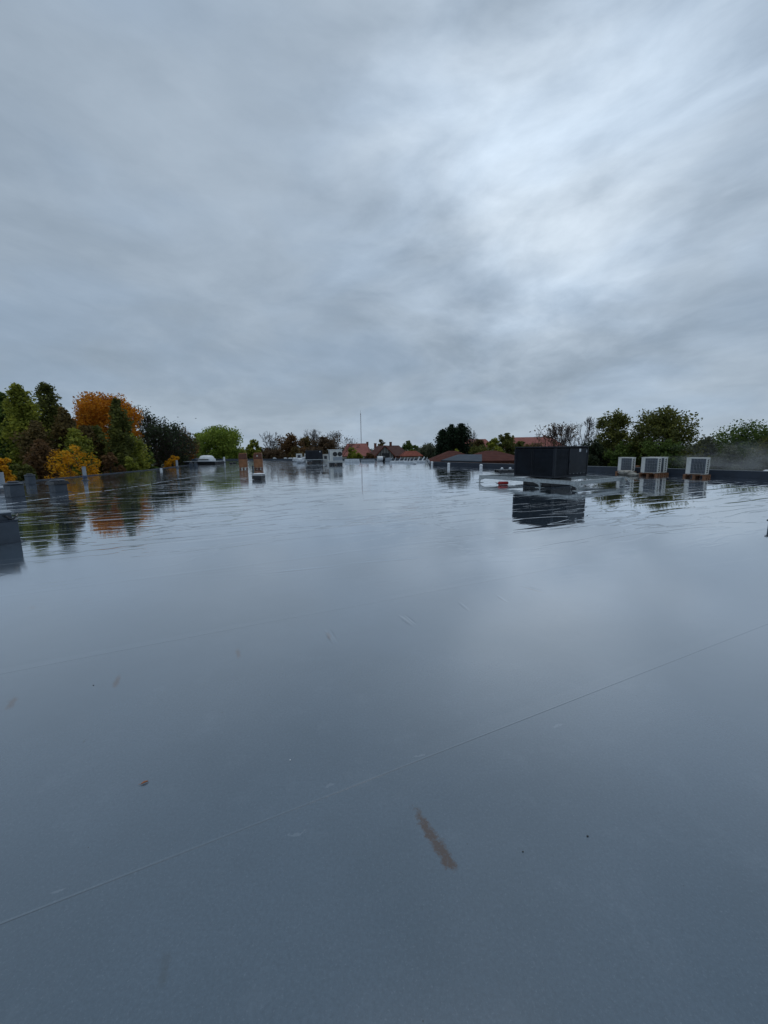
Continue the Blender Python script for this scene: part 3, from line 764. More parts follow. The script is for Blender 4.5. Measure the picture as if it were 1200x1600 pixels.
for px, by, ty, wp, lab in ((467.5, 719, 709, 9, 'small white far unit with a pale grey front, left of the black far unit'), (509, 721.5, 710, 8.5, 'small white far unit between the black unit and the tall white unit'),
                            (477.5, 720, 709, 3, 'narrow white cabinet touching the left side of the far black unit')):
    p = P(px, by); k_ = p.y / FPX; o = empty('small_air_conditioner', p, R(5), lab, 'air conditioner', 'small white units far out on the roof')
    h = (by - ty) * k_; b = MB(); b.box((0, .25, h / 2), (wp * k_, .5, h)); b.build('casing', M['white'], o, .01)
    b = MB(); b.box((0, -.006, h * .58), (wp * k_ * .5, .012, h * .42)); b.build('grille', M['grille' if wp > 5 else 'pipe'], o)
# heaps of white packaging
rnd = random.Random(4)
def lump(px, py, wpx, hpx, lab, m='foil', flat=False):
    p = P(px, py); k = p.y / FPX
    if flat:
        b = MB(); b.box((0, 0, hpx * k / 2), (wpx * k, wpx * k * .35, hpx * k), taper=.93); o = b.build('insulation_board_stack', M[m], None, .02)
        tag(o, lab, 'board stack', 'white board stacks far out on the roof')
    else:
        b = blobmesh(wpx * k / 2, wpx * k * .3, hpx * k, int(px * 7), .2, 16); o = b.build('packaging_heap', M[m], None, 0, True)
        tag(o, lab, 'packaging', 'heaps of white packaging far out on the roof')
    o.location = p; o.rotation_euler.z = rnd.uniform(-.15, .15)
lump(461, 721.5, 8, 6.5, 'left knot of the white foil heap before the small far unit')
lump(468, 723.5, 12, 7.5, 'largest white foil heap below the small far unit')
lump(475.5, 722, 8, 8, 'right peak of the white foil heap leaning on the black unit')
lump(429, 717.5, 5, 2.6, 'tiny white bundle near the far parapet right of the brown crates')
lump(446, 718, 5, 3, 'tiny white bundle midway between the brown crates and the foil heap')
lump(454, 718.5, 7, 3.2, 'low white bundle just left of the foil heap')
lump(550, 722, 24, 4.4, 'long low white board stack right of the tall white unit', flat=True)
lump(565, 721, 14, 2.6, 'grey coil heap right of the long board stack', m='curb')
lump(575, 721.5, 22, 3.2, 'pale flat board stack left of the gabled house', m='pipe', flat=True)
lump(607, 721, 10, 5.5, 'pale grey box-like stack below the gable window', m='pipe', flat=True)
lump(622, 723, 26, 2.8, 'low white board stack under the barn roof', flat=True)
lump(641, 723.5, 20, 3.0, 'white board stack in the middle of the far debris row', flat=True)
lump(656, 722.5, 18, 2.8, 'white board stack at the right end of the far debris row', flat=True)
lump(648, 725, 6, 2.2, 'small crumpled white wrap in front of the far debris row')
p = P(594.5, 720.5); o = empty('membrane_roll', p, R(10), 'fat white membrane roll with a dark end below the barn gable', 'roll')
b = MB(); b.cyl((-.42, 0, .34), (.30, 0, .34), .33, .33, 20); b.build('roll', M['whitepl'], o)
b = MB(); b.cyl((.302, 0, .34), (.62, 0, .32), .36, .30, 20); b.build('dark_end', M['black'], o)
# leaning white markers in a row at the far edge
src = None
for k in range(11):
    px = 607 + k * 5.9 + 1.3 * math.sin(k * 5.1); p = P(px, 719.6)
    b = MB()
    big = k in (8, 9)
    b.box((.0, 0, .24), (.07 if not big else .18, .07, .42 if not big else .6), (0, R(28 + 9 * math.sin(k * 2.3)), 0)); b.box((-.1, 0, .04), (.22, .2, .06))
    o = b.build('leaning_marker', M['whitepl'], None, .01); o.location = p
    ORD = ('leftmost', 'second', 'third', 'fourth', 'fifth', 'sixth', 'seventh', 'eighth', '', '', 'rightmost')
    tag(o, ORD[k] + (' thin' if k == 10 else ' thin leaning white marker from the left') + (' leaning white marker' if k == 10 else '') + ' in the row at the far roof edge' if not big else ('wide leaning white marker near the right end of the far row' if k == 8 else 'second wide leaning white marker, just right of the first wide one'),
        'marker post', 'leaning white markers along the far roof edge')

# dark box cut by the right edge
p = P(1211, 826); o = empty('roof_vent', p, R(20), 'dark grey low vent box cut by the right edge of the photo', 'roof vent')
b = MB(); b.box((0, 0, .07), (.16, .16, .14)); b.build('curb', M['curb'], o, .006)
b = MB(); b.box((0, 0, .155), (.2, .2, .03)); b.build('cap', M['black'], o, .006)

# ------------------------------------------------------------------ leaf and grit on the near membrane
p = P(226, 1224); m_ = MB(); L = .016
prof = [(0, 0), (.12, .35), (.3, .62), (.5, .7), (.7, .55), (.88, .25), (1, 0)]
top = [(x * L * 2 - L, w_ * L * .42, .006 + .004 * math.sin(x * 3)) for x, w_ in prof]; bot = [(x * L * 2 - L, -w_ * L * .42, .006 + .004 * math.sin(x * 3)) for x, w_ in prof]
mid = [(x * L * 2 - L, 0, .0025) for x, _ in prof]
n7 = len(prof)
m_.add(top + mid + bot, [(i, i + 1, n7 + i + 1, n7 + i) for i in range(n7 - 1)] + [(n7 + i, n7 + i + 1, 2 * n7 + i + 1, 2 * n7 + i) for i in range(n7 - 1)])
m_.tube([(-L, 0, .003), (-L * 1.3, .002, .006), (-L * 1.55, .006, .004)], .0008, 5)
o = m_.build('fallen_leaf', M['leafdry'], None, 0, True); o.location = p; o.rotation_euler.z = R(35)
tag(o, 'small curled brown leaf lying alone on the near wet roof', 'leaf')
sm = o.modifiers.new('thick', 'SOLIDIFY'); sm.thickness = .0006
for px, py, r, mt, lab in ((146, 1071, .004, 'pebble', 'small dark pebble left of a brown smear'), (453.5, 1188, .004, 'whitepl', 'tiny white chip right of and above the fallen leaf'), (817, 1331, .0032, 'pebble', 'tiny dark pebble right of the big brown stain'),
                           (918, 1307, .004, 'pebble', 'tiny dark grit grain farthest right of the big brown stain')):
    b = blobmesh(r, r * .8, r, int(px), .2, 10); o = b.build('pebble', M[mt], None, 0, True); o.location = P(px, py); tag(o, lab, 'pebble', 'grit on the near membrane')

# ------------------------------------------------------------------ houses
def gable_house(name, loc, rz, w, d, zeave, zridge, wallm, roofm, lab, hip=0.0, chim=None, wins=(), over=.3, cat='house'):
    """ridge along local x; base at ground"""
    o = empty(name, (loc[0], loc[1], GZ), rz, lab, cat)
    ze, zr = zeave - GZ, zridge - GZ
    b = MB(); b.box((0, 0, ze / 2), (w, d, ze))
    b.build('wall', wallm, o)
    if hip < .5:
        g_ = MB()
        for s_ in (-1, 1):
            x = s_ * (w / 2 - .1)
            g_.add([(x - .1, -d / 2, ze), (x - .1, d / 2, ze), (x - .1, 0, zr - .1), (x + .1, -d / 2, ze), (x + .1, d / 2, ze), (x + .1, 0, zr - .1)], [(0, 1, 2), (5, 4, 3), (0, 3, 4, 1), (1, 4, 5, 2), (2, 5, 3, 0)])
        g_.build('gable', wallm, o)
    r = MB(); W2, D2 = w / 2 + over, d / 2 + over; zz_ = ze - .12
    hx = W2 - hip
    vs = [(-W2, -D2, zz_), (W2, -D2, zz_), (W2, D2, zz_), (-W2, D2, zz_), (-hx, 0, zr), (hx, 0, zr)]
    r.add(vs, [(0, 1, 5, 4), (2, 3, 4, 5), (1, 2, 5), (3, 0, 4)] if hip >= .5 else [(0, 1, 5, 4), (2, 3, 4, 5)])
    rf = r.build('roof', roofm, o); sm = rf.modifiers.new('t', 'SOLIDIFY'); sm.thickness = .18; sm.offset = -1
    if chim:
        for cx, ch in chim:
            b = MB(); b.box((cx, 0.2, zr + ch / 2 - .4), (.7, .7, ch + .8)); b.box((cx, 0.2, zr + ch + .05), (.85, .85, .1)); b.build('chimney', M['brick'], rf)
    for (x, z, ww, hh) in wins:
        b = MB(); b.box((x, -d / 2 - .02, z - GZ), (ww, .06, hh)); f_ = b.build('window', M['trim'], o)
        b = MB(); b.box((x, -d / 2 - .045, z - GZ), (ww - .16, .03, hh - .16)); b.build('pane', M['glass'], f_)
    return o
def at(px, py, d): return W(px, py, d)
# barn-like house with board-clad cross gable
D = 105; k_ = D / FPX
c = at(607, 700, D)
zr = at(607, 695.8, D).z; ze = at(607, 712, D).z
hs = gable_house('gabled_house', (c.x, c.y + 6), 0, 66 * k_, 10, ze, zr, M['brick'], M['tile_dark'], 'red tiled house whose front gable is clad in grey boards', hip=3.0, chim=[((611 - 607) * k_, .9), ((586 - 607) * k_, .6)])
gx = (601.5 - 607) * k_; gw = 26 * k_; gze = at(600, 712, D - 2).z - GZ; gzr = at(600, 697.5, D - 2).z - GZ
b = MB(); b.add([(gx - gw / 2, -7, 0), (gx + gw / 2, -7, 0), (gx + gw / 2, -7, gze), (gx, -7, gzr), (gx - gw / 2, -7, gze),
                 (gx - gw / 2, 2, 0), (gx + gw / 2, 2, 0), (gx + gw / 2, 2, gze), (gx, 2, gzr), (gx - gw / 2, 2, gze)],
                [(0, 1, 2, 3, 4), (9, 8, 7, 6, 5), (0, 5, 6, 1), (1, 6, 7, 2), (4, 9, 5, 0)]); b.build('front_wing', M['boards'], hs)
b = MB(); e_ = .5
b.add([(gx - gw / 2 - e_, -7.5, gze - .45), (gx, -7.5, gzr + .12), (gx + gw / 2 + e_, -7.5, gze - .45), (gx - gw / 2 - e_, 1, gze - .45), (gx, 1, gzr + .12), (gx + gw / 2 + e_, 1, gze - .45)], [(0, 1, 4, 3), (1, 2, 5, 4)])
rf = b.build('wing_roof', M['tile_red'], hs); sm = rf.modifiers.new('t', 'SOLIDIFY'); sm.thickness = .2; sm.offset = 1
b = MB(); b.box((gx + .2, -7.03, gze - .1), (2.0, .08, 1.5)); f_ = b.build('window', M['slot'], hs)
b = MB(); b.box((gx + .2, -7.09, gze - .1), (1.7, .04, 1.2)); b.build('pane', M['glass'], f_)
c = at(642, 705, 100)
gable_house('low_house', (c.x, c.y), R(8), 4.6, 5, at(640, 711.5, 100).z, at(642, 704.5, 100).z, M['wall'], M['tile_red'], 'small low house with orange red roof right of the gabled house', hip=1.2)
c = at(556, 700, 130); k_ = 130 / FPX
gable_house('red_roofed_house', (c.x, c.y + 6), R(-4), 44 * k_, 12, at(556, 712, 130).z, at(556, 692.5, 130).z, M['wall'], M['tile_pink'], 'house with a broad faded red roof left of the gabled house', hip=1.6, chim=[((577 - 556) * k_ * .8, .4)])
# brown roofed building close behind the parapet
c = at(770, 708, 60); k_ = 60 / FPX
gable_house('brown_roofed_building', (c.x + .5, c.y + 3), R(0), 9.5, 9, at(780, 718, 60).z, at(783, 704, 62).z, M['brick'], M['tile_brown'], 'low building with brown hipped roof just left of the black unit', hip=4.2)
c = at(712, 710, 62)
gable_house('brown_roofed_shed', (c.x, c.y + 3), R(0), 7.5, 7, at(712, 719, 62).z, at(715, 704.5, 62).z, M['brick'], M['tile_brown'], 'brown roofed shed behind the grey panel roof', hip=3.4)
a0 = at(689, 719, 52); a1 = at(753, 720.5, 52); a2 = at(753, 710, 57); a3 = at(716, 710, 57)
cx = (a0.x + a1.x) / 2; o = empty('canopy_building', (cx, 54, GZ), 0, 'building with a plain grey sloping panel roof behind the dark parapet', 'building')
off = Vector((cx, 54, GZ)); b = MB(); b.add([a0 - off, a1 - off, a2 - off, a3 - off], [(0, 1, 2, 3)]); rf = b.build('roof', M['solar'], o); sm = rf.modifiers.new('t', 'SOLIDIFY'); sm.thickness = .14; sm.offset = -1
b = MB(); b.prism([((a0 - off).x + .5, -1.6), ((a1 - off).x - .2, -1.6), ((a1 - off).x - .2, 2.6), ((a3 - off).x, 2.6)], 0, a0.z - GZ - .2); b.build('wall', M['brick'], o)
c = at(842, 690, 125); k_ = 125 / FPX
gable_house('large_red_roofed_house', (c.x, c.y + 6), R(-6), 82 * k_, 12, at(842, 698, 125).z, at(842, 682, 125).z, M['wall'], M['tile_pink'], 'large house with wide salmon red roof beyond the black unit', hip=2.5, chim=[(4, .5)])
c = at(748, 690, 150); k_ = 150 / FPX
gable_house('distant_red_house', (c.x, c.y + 6), R(4), 44 * k_, 11, at(748, 697, 150).z, at(748, 685.5, 150).z, M['wall'], M['tile_pink'], 'distant red roof peeping over the trees right of the dark evergreen', hip=1.5)

# mast
p = W(563.3, 646, 190); o = empty('radio_mast', (p.x, p.y, GZ), 0, 'tall thin radio mast standing far behind the faded red roof', 'mast')
H_ = p.z - GZ; b = MB()
for a in (0, 2.1, 4.2): b.cyl((.16 * math.cos(a), .16 * math.sin(a), 0), (.16 * math.cos(a), .16 * math.sin(a), H_), .05, .05, 5)
for k in range(int(H_ / .9)):
    z = k * .9
    for a in (0, 2.1, 4.2): b.cyl((.16 * math.cos(a), .16 * math.sin(a), z), (.16 * math.cos(a + 2.1), .16 * math.sin(a + 2.1), z + .9), .025, .025, 4)
b.build('lattice', M['mast'], o)
b = MB(); b.cyl((0, 0, H_ - .6), (0, 0, H_ + 1.5), .05, .03, 6); b.build('tip', M['mast'], o)

# birds
for px, py, lab in ((278, 652, 'left one of two tiny dark birds in the sky above the green tree'), (306, 654, 'right one of two tiny dark birds in the sky above the green tree')):
    p = W(px, py, 70); b = MB()
    b.add([(-.22, 0, .06), (-.1, .05, .1), (0, .06, .03), (.1, .05, .1), (.22, 0, .06), (0, -.04, .02), (0, .16, 0), (0, -.16, 0), (0, 0, -.05)],
          [(0, 1, 2, 5), (5, 2, 3, 4), (6, 2, 8), (2, 5, 8), (5, 7, 8)])
    b.cyl((0, -.13, .01), (0, .12, .0), .035, .03, 8)
    o = b.build('bird', M['black']); o.location = p; tag(o, lab, 'bird', 'birds in the sky')

# ------------------------------------------------------------------ trees
def leaf_mesh(name, pts, size, rs, m, parent, droop=0.0, elong=1.5):
    """one small folded leaf clump (two joined triangles pairs) per point"""
    n = len(pts); pts = np.asarray(pts)
    a = rs.normal(size=(n, 3)); a[:, 2] *= .6; a[:, 2] -= droop
    a /= np.linalg.norm(a, axis=1)[:, None]
    r_ = rs.normal(size=(n, 3)); b = np.cross(a, r_); b /= np.linalg.norm(b, axis=1)[:, None]
    c = np.cross(a, b)
    s = (size * rs.uniform(.55, 1.35, size=n))[:, None]
    v0 = pts - a * s * elong / 2; v2 = pts + a * s * elong / 2
    v1 = pts + b * s * .5 + c * s * .18; v3 = pts - b * s * .5 + c * s * .18
    V = np.stack([v0, v1, v2, v3], 1).reshape(-1, 3)
    me = bpy.data.meshes.new(name)
    idx = np.arange(n)[:, None] * 4
    F = np.concatenate([idx + np.array([[0, 1, 2]]), idx + np.array([[0, 2, 3]])], 1).reshape(-1, 3)
    me.from_pydata(V.tolist(), [], F.tolist()); me.update(); me.materials.append(m)
    o = bpy.data.objects.new(name, me); COL.objects.link(o); o.parent = parent
    return o
def limb(mb, a, b, r0, r1, rs, seg=4, n=6, wob=.08):
    a = np.array(a, float); b = np.array(b, float); L = np.linalg.norm(b - a); prev = a; out = [a]
    for i in range(1, seg + 1):
        t = i / seg; q_ = a + (b - a) * t + (rs.normal(size=3) * wob * L * (0 if i == seg else 1)) + np.array([0, 0, -.12 * L * math.sin(math.pi * t)])
        mb.cyl(prev, q_, r0 + (r1 - r0) * (i - 1) / seg, r0 + (r1 - r0) * t, n, False); prev = q_; out.append(q_)
    return out
LM = {}
def lm(k):
    C = dict(
        green=[(0.034, 0.062, 0.017), (0.099, 0.156, 0.034), (0.213, 0.269, 0.057)],
        olive=[(0.034, 0.046, 0.017), (0.127, 0.140, 0.034), (0.282, 0.269, 0.057)],
        yolive=[(0.057, 0.074, 0.017), (0.256, 0.282, 0.043), (0.593, 0.566, 0.085)],
        brightgreen=[(0.065, 0.108, 0.018), (0.217, 0.294, 0.044), (0.479, 0.543, 0.098)],
        orange=[(.14, .042, .006), (.62, .24, .015), (.80, .38, .03)],
        yellow=[(.12, .055, .008), (.68, .33, .012), (.82, .50, .03)],
        brown=[(.045, .03, .02), (.14, .09, .05), (.24, .16, .09)],
        rust=[(.05, .028, .014), (.16, .088, .038), (.27, .155, .065)],
        dark=[(0.013, 0.021, 0.013), (0.039, 0.057, 0.026), (0.076, 0.101, 0.044)],
        conifer=[(0.007, 0.017, 0.010), (0.019, 0.039, 0.019), (0.035, 0.065, 0.026)],
        greygreen=[(0.065, 0.076, 0.054), (0.141, 0.156, 0.098), (0.240, 0.251, 0.153)],
        brownolive=[(.04, .034, .014), (.15, .11, .04), (.29, .20, .065)],
    )
    if k not in LM: LM[k] = leafmat(k + '_foliage', C[k])
    return LM[k]
SEED = [10]
def leafy(name, label, cat, px, top_y, wpx, d, colour, n=5000, size=.26, bottom=.15, lobes=14, group='trees along the far side of the roof', squash=1.0, gap=.0, bark='bark', bare=.0, droop=0.0):
    SEED[0] += 1; rs = np.random.RandomState(SEED[0])
    t = W(px, top_y, d); w = wpx * d / FPX; H = t.z - GZ
    o = empty(name, (t.x, t.y, GZ), rs.uniform(0, 6.28), label, cat, group)
    cb = H * bottom; ch = H - cb; tr = MB()
    tips = []
    r0 = .03 * H ** 1.0 * .7 + .05
    spine = limb(tr, (0, 0, 0), (rs.normal() * .03 * w, rs.normal() * .03 * w, cb + ch * .55), r0, r0 * .35, rs, 5, 8, .015)
    lob = []
    ga = 2.39996
    for i in range(lobes):
        f = (i + .5) / lobes                                  # height fraction
        rad = w / 2 * math.sqrt(max(.02, 1 - (2 * (f ** .85) - 1) ** 2 * .92)) * .66
        if i == lobes - 1: rad *= .15
        an = i * ga + rs.uniform(-.4, .4); rr = rad * rs.uniform(.55, 1.05)
        ls = max(.5, w * rs.uniform(.15, .24) * (20 / max(lobes, 20)) ** .35)
        z = cb + ch * f * .93
        if z + ls * .8 > H: z = H - ls * .8
        lob.append((rr * math.cos(an), rr * math.sin(an), z, ls))
    for (x, y, z, ls) in lob:
        k = min(len(spine) - 1, max(1, int(len(spine) * (z / H) * .9)))
        limb(tr, spine[k - 1], (x, y, z), r0 * .32, r0 * .07, rs, 4, 5, .06)
        for q_ in range(4):
            v = rs.normal(size=3); v /= np.linalg.norm(v); limb(tr, (x, y, z), np.array((x, y, z)) + v * ls * .95, r0 * .08, .012, rs, 2, 4, .1)
    tr.build('trunk', M[bark], o)
    if n:
        size *= .8; n = int(n * (2.4 if d > 75 else 1.8) * (1 if 'sparse' not in name else .8)); spread = .25 if 'sparse' not in name else .2
        vol = np.array([l[3] ** 2 for l in lob]); vol /= vol.sum(); pts = []
        for (x, y, z, ls), fr_ in zip(lob, vol):
            m = int(n * fr_); sub = max(3, int(m / 45))
            dirs = rs.normal(size=(sub, 3)); dirs /= np.linalg.norm(dirs, axis=1)[:, None]
            cen = np.array((x, y, z)) + dirs * ls * rs.uniform(.45, 1.0, size=(sub, 1)) * np.array((1, 1, .85 * squash))
            which = rs.randint(0, sub, m)
            bl = rs.normal(size=(m, 3)); bl /= np.linalg.norm(bl, axis=1)[:, None]
            q_ = cen[which] + bl * rs.uniform(0, 1, size=(m, 1)) ** .45 * ls * spread * 1.9
            if droop: q_[:, 2] -= np.abs(rs.normal(size=m)) * droop
            pts.append(q_)
        pts = np.concatenate(pts)
        pts = pts[pts[:, 2] < H + size]
        leaf_mesh('crown', pts, size, rs, lm(colour), o, droop=.6 if droop else 0)
    return o
def poplar(name, label, px, top_y, wpx, d, colour, n=4500, size=.24, group='trees along the left roof edge', sparse_top=.25, bottom=.08):
    SEED[0] += 1; rs = np.random.RandomState(SEED[0])
    t = W(px, top_y, d); w = wpx * d / FPX; H = t.z - GZ
    o = empty(name, (t.x, t.y, GZ), 0, label, 'tree', group)
    tr = MB(); spine = limb(tr, (0, 0, 0), (rs.normal() * .1, 0, H * .98), .22, .02, rs, 9, 8, .008)
    pts = []; nb = 60
    for i in range(nb):
        f = bottom + (1 - bottom) * (i + .5) / nb; z = H * f
        rad = w / 2 * (math.sin(math.pi * min(1, (f * .80 + .16))) ** .55) * rs.uniform(.5, 1.2) * min(1.0, (1.05 - f) / .30) ** .6
        an = i * 2.4 + rs.uniform(-.5, .5); tip = np.array((rad * math.cos(an), rad * math.sin(an), min(H, z + rad * 1.1)))
        base = np.array((0, 0, z * .96)); limb(tr, base, tip, .05 * (1.2 - f), .012, rs, 3, 4, .05)
        m = int(1.6 * n / nb * (1.15 if f < .8 else .6)); u = rs.uniform(.25, 1, size=(m, 1)) ** .7
        pts.append(base + (tip - base) * u + np.clip(rs.normal(size=(m, 3)), -1.5, 1.5) * (.18 * rad + .12))
    tr.build('trunk', M['bark'], o)
    pts = np.concatenate(pts); leaf_mesh('crown', pts[pts[:, 2] < H + .2], size * .8, rs, lm(colour), o)
    return o
def bare(name, label, px, top_y, wpx, d, bark='barkgrey', depth=6, group='bare trees beyond the roof', leaves=0, colour='brown', trunk=.25):
    rs = np.random.RandomState(int(px) * 7 + 3)
    t = W(px, top_y, d); w = 1.3 * wpx * d / FPX; H = t.z - GZ
    o = empty(name, (t.x, t.y, GZ), 0, label, 'tree', group)
    tr = MB(); tips = []; raw = []
    def grow(p, v, L, r, lev):
        q_ = p + v * L; raw.append((p, q_, r, r * .72))
        if lev == 0: tips.append(q_); return
        nchild = 3 if rs.rand() < .75 else 2
        for k in range(nchild):
            nv = v + rs.normal(size=3) * .42 + np.array((0, 0, .10)); nv /= np.linalg.norm(nv)
            grow(q_, nv, L * rs.uniform(.70, .88), r * .66, lev - 1)
        if lev > 1:
            q2 = p + v * L * .55; nv = v + rs.normal(size=3) * .6; nv /= np.linalg.norm(nv); grow(q2, nv, L * .6, r * .45, lev - 2)
    grow(np.zeros(3), np.array((0, 0, 1.0)), 1.0, .045, depth)
    A = np.array([x[1] for x in raw]); zmax = A[:, 2].max(); xm = np.percentile(np.abs(A[:, :2]), 93)
    sz = H / zmax; sw = w / 2 / xm
    S = np.array((sw, sw, sz))
    for a, b_, r1, r2 in raw:
        tr.cyl(a * S, b_ * S, max(.028, r1 * H * .2), max(.02, r2 * H * .2), 3 if r1 < .01 else 5, False)
    tr.build('trunk', M[bark], o)
    if leaves:
        T = np.array(tips) * S; q_ = T[rs.randint(0, len(T), leaves)] + rs.normal(size=(leaves, 3)) * .35
        q_ = q_[q_[:, 2] < H + .1]
        leaf_mesh('crown', q_, .2, rs, lm(colour), o)
    return o
def shrub(label, px, top_y, wpx, d, colour, n=1800, size=.22, name='shrub', group='shrubs and bushes beyond the roof edge', **kw):
    return leafy(name, label, 'bush', px, top_y, wpx, d, colour, n=n, size=size, bottom=.02, lobes=kw.pop('lobes', 11), group=group, **kw)

GL = 'trees along the left roof edge'
# left group, back to front
leafy('maple_tree', 'big round orange maple standing above the left trees', 'tree', 160, 615, 120, 52, 'orange', n=30000, size=.21, bottom=.12, lobes=38, group=GL)
poplar('poplar_tree', 'dark poplar cut by the left edge of the photo', 2, 616, 42, 40, 'green', 6500)
poplar('poplar_tree', 'yellow green poplar second from the left edge', 26, 602, 46, 38, 'yolive', 8000)
poplar('poplar_tree', 'dark poplar with a ragged sparse top, tallest beside the yellow green one', 70, 600, 46, 42, 'olive', 5500)
poplar('poplar_tree', 'brownish olive poplar left of the orange maple', 98, 640, 36, 38, 'brownolive', 7000)
poplar('poplar_tree', 'brown turning poplar low in front of the dark ragged one', 55, 660, 40, 36, 'brownolive', 5500)
poplar('poplar_tree', 'low brownish tree in front of the middle of the orange maple', 132, 668, 40, 40, 'brownolive', 5500)
poplar('poplar_tree', 'slim green poplar standing in front of the orange maple', 180, 625, 30, 40, 'olive', 6000)
poplar('poplar_tree', 'short olive poplar right below the orange maple crown', 203, 680, 40, 42, 'yolive', 5500)
poplar('poplar_tree', 'dark green low tree below the hole in the orange maple', 150, 668, 30, 41, 'olive', 4000)
bare('sparse_tree', 'thin dark tree with open branches just right of the orange maple', 222, 634, 44, 60, 'bark', 6, leaves=1500, colour='dark', group=GL)
bare('sparse_tree', 'dark open-crowned tree right of the orange maple above green shrubs', 247, 655, 52, 55, 'bark', 6, leaves=3800, colour='dark', group=GL)
bare('sparse_tree', 'low dark brown tree filling the gap left of the reddish bare tree', 264, 668, 44, 60, 'barkbrown', 6, leaves=3000, colour='brownolive', group=GL)
bare('bare_tree', 'reddish brown nearly bare tree left of the bright green tree', 284, 676, 34, 62, 'barkbrown', 6, leaves=900, colour='rust')
shrub('bright yellow maple bush below the poplars by the left roof edge', 108, 694, 84, 30, 'yellow', n=3000, size=.15, lobes=20, gap=.2)
shrub('yellow bush at the left edge of the photo', 2, 710, 34, 29, 'yellow', n=1800, size=.17)
shrub('dark green shrub between the two yellow bushes on the left', 36, 716, 46, 31, 'olive', n=2400, size=.19)
shrub('rusty brown shrub right of the bright yellow bush', 172, 705, 40, 36, 'rust', n=2800, size=.19)
shrub('olive shrub under the right side of the orange maple', 203, 712, 40, 38, 'yolive', n=2200, size=.2)
shrub('deep green shrub right of the olive shrub on the left roof edge', 234, 704, 40, 44, 'green', n=2800, size=.2)
shrub('golden bush left of the white dome', 268, 706, 36, 50, 'yellow', n=1500, size=.2)
shrub('orange tinted bush directly left of the white dome', 302, 691, 28, 64, 'orange', n=1500, size=.22)
shrub('dark olive shrub below the reddish bare tree', 285, 708, 34, 58, 'olive', n=1800, size=.24)
GM = 'trees along the far side of the roof'
leafy('broad_tree', 'bright yellow green broad tree above the white dome', 'tree', 341, 666, 78, 85, 'brightgreen', n=9500, size=.32, bottom=.15, lobes=20)
leafy('broad_tree', 'lower left shoulder of bright green, a smaller tree beside the broad one', 'tree', 310, 677, 32, 88, 'brightgreen', n=3000, size=.32, bottom=.1)
leafy('broad_tree', 'yellowing small tree behind the two brown crates', 'tree', 396, 688, 36, 95, 'yolive', n=2800, size=.34)
bare('bare_tree', 'grey bare tree just right of the two brown crates', 429, 673, 34, 100, 'barkgrey', 6)
leafy('rusty_tree', 'rust brown tree between the grey bare tree and the foil heap', 'tree', 453, 678, 58, 95, 'rust', n=4500, size=.33, bottom=.08)
leafy('rusty_tree', 'brown olive tree above the small far white unit', 'tree', 478, 683, 34, 100, 'brownolive', n=3000, size=.33)
bare('bare_tree', 'pale bare tree above the far black unit', 490, 670, 34, 105, 'barkgrey', 6)
leafy('rusty_tree', 'dark brown tree behind the tall white unit', 'tree', 506, 682, 52, 98, 'brown', n=4200, size=.34)
bare('bare_tree', 'grey twiggy tree touching the faded red roof', 524, 673, 38, 104, 'barkgrey', 6, leaves=400)
shrub('dark green yellow bush in front of the faded red roof', 550, 698, 30, 92, 'yolive', n=1600, size=.34)
shrub('brown scrub below the grey bare tree', 430, 700, 44, 90, 'brown', n=2200, size=.34)
shrub('dark scrub below the pale bare tree', 492, 700, 60, 92, 'brown', n=2600, size=.34)
leafy('rusty_tree', 'fawn twiggy tree behind the gabled house', 'tree', 596, 686, 24, 135, 'brownolive', n=1000, size=.4)
shrub('low orange brown bush at the left foot of the gabled house', 578, 708, 30, 96, 'rust', n=1400, size=.34)
shrub('low yellow green bush right of the dark evergreen bush', 560, 709, 26, 94, 'yolive', n=1200, size=.34)
leafy('broad_tree', 'small round green tree above the low orange roof', 'tree', 638, 689, 26, 140, 'green', n=2000, size=.42)
leafy('willow_tree', 'wide grey green willow between the gabled house and the dark evergreen', 'tree', 670, 691, 50, 105, 'greygreen', n=5000, size=.34, bottom=.02, droop=.8)
shrub('dim green tree line bush right of the gabled house', 650, 695, 30, 130, 'green', n=1600, size=.4)
poplar('poplar_tree', 'olive tree filling the gap between the two tallest left poplars', 47, 632, 40, 44, 'yolive', 5500)
poplar('poplar_tree', 'yellowing green poplar just left of the orange maple, behind the brownish one', 90, 640, 40, 45, 'yolive', 5500)
poplar('poplar_tree', 'golden olive low poplar behind the bright yellow bush', 115, 672, 40, 37, 'yolive', 4500)
poplar('poplar_tree', 'reddish brown low poplar between the yellow bushes', 62, 690, 36, 34, 'rust', 3500)
shrub('olive yellow scrub left of the two brown crates behind the dome', 376, 700, 44, 100, 'yolive', n=1800, size=.34)
shrub('brown scrub right of the two brown crates', 412, 698, 44, 98, 'brown', n=2200, size=.34)
shrub('green scrub behind the short white pipe', 352, 696, 50, 92, 'green', n=2200, size=.34)
shrub('brown olive scrub behind the foil heap', 462, 700, 50, 90, 'brownolive', n=2400, size=.34)
shrub('golden brown scrub below the dark open-crowned tree', 258, 694, 46, 57, 'brownolive', n=2600, size=.25)
leafy('broad_tree', 'small brown olive tree directly right of the evergreen clump foot', 'tree', 735, 689, 34, 90, 'brownolive', n=2500, size=.3, bottom=.05)
leafy('broad_tree', 'low olive tree covering the left part of the salmon roof', 'tree', 812, 688, 40, 86, 'olive', n=2800, size=.3, bottom=.05)
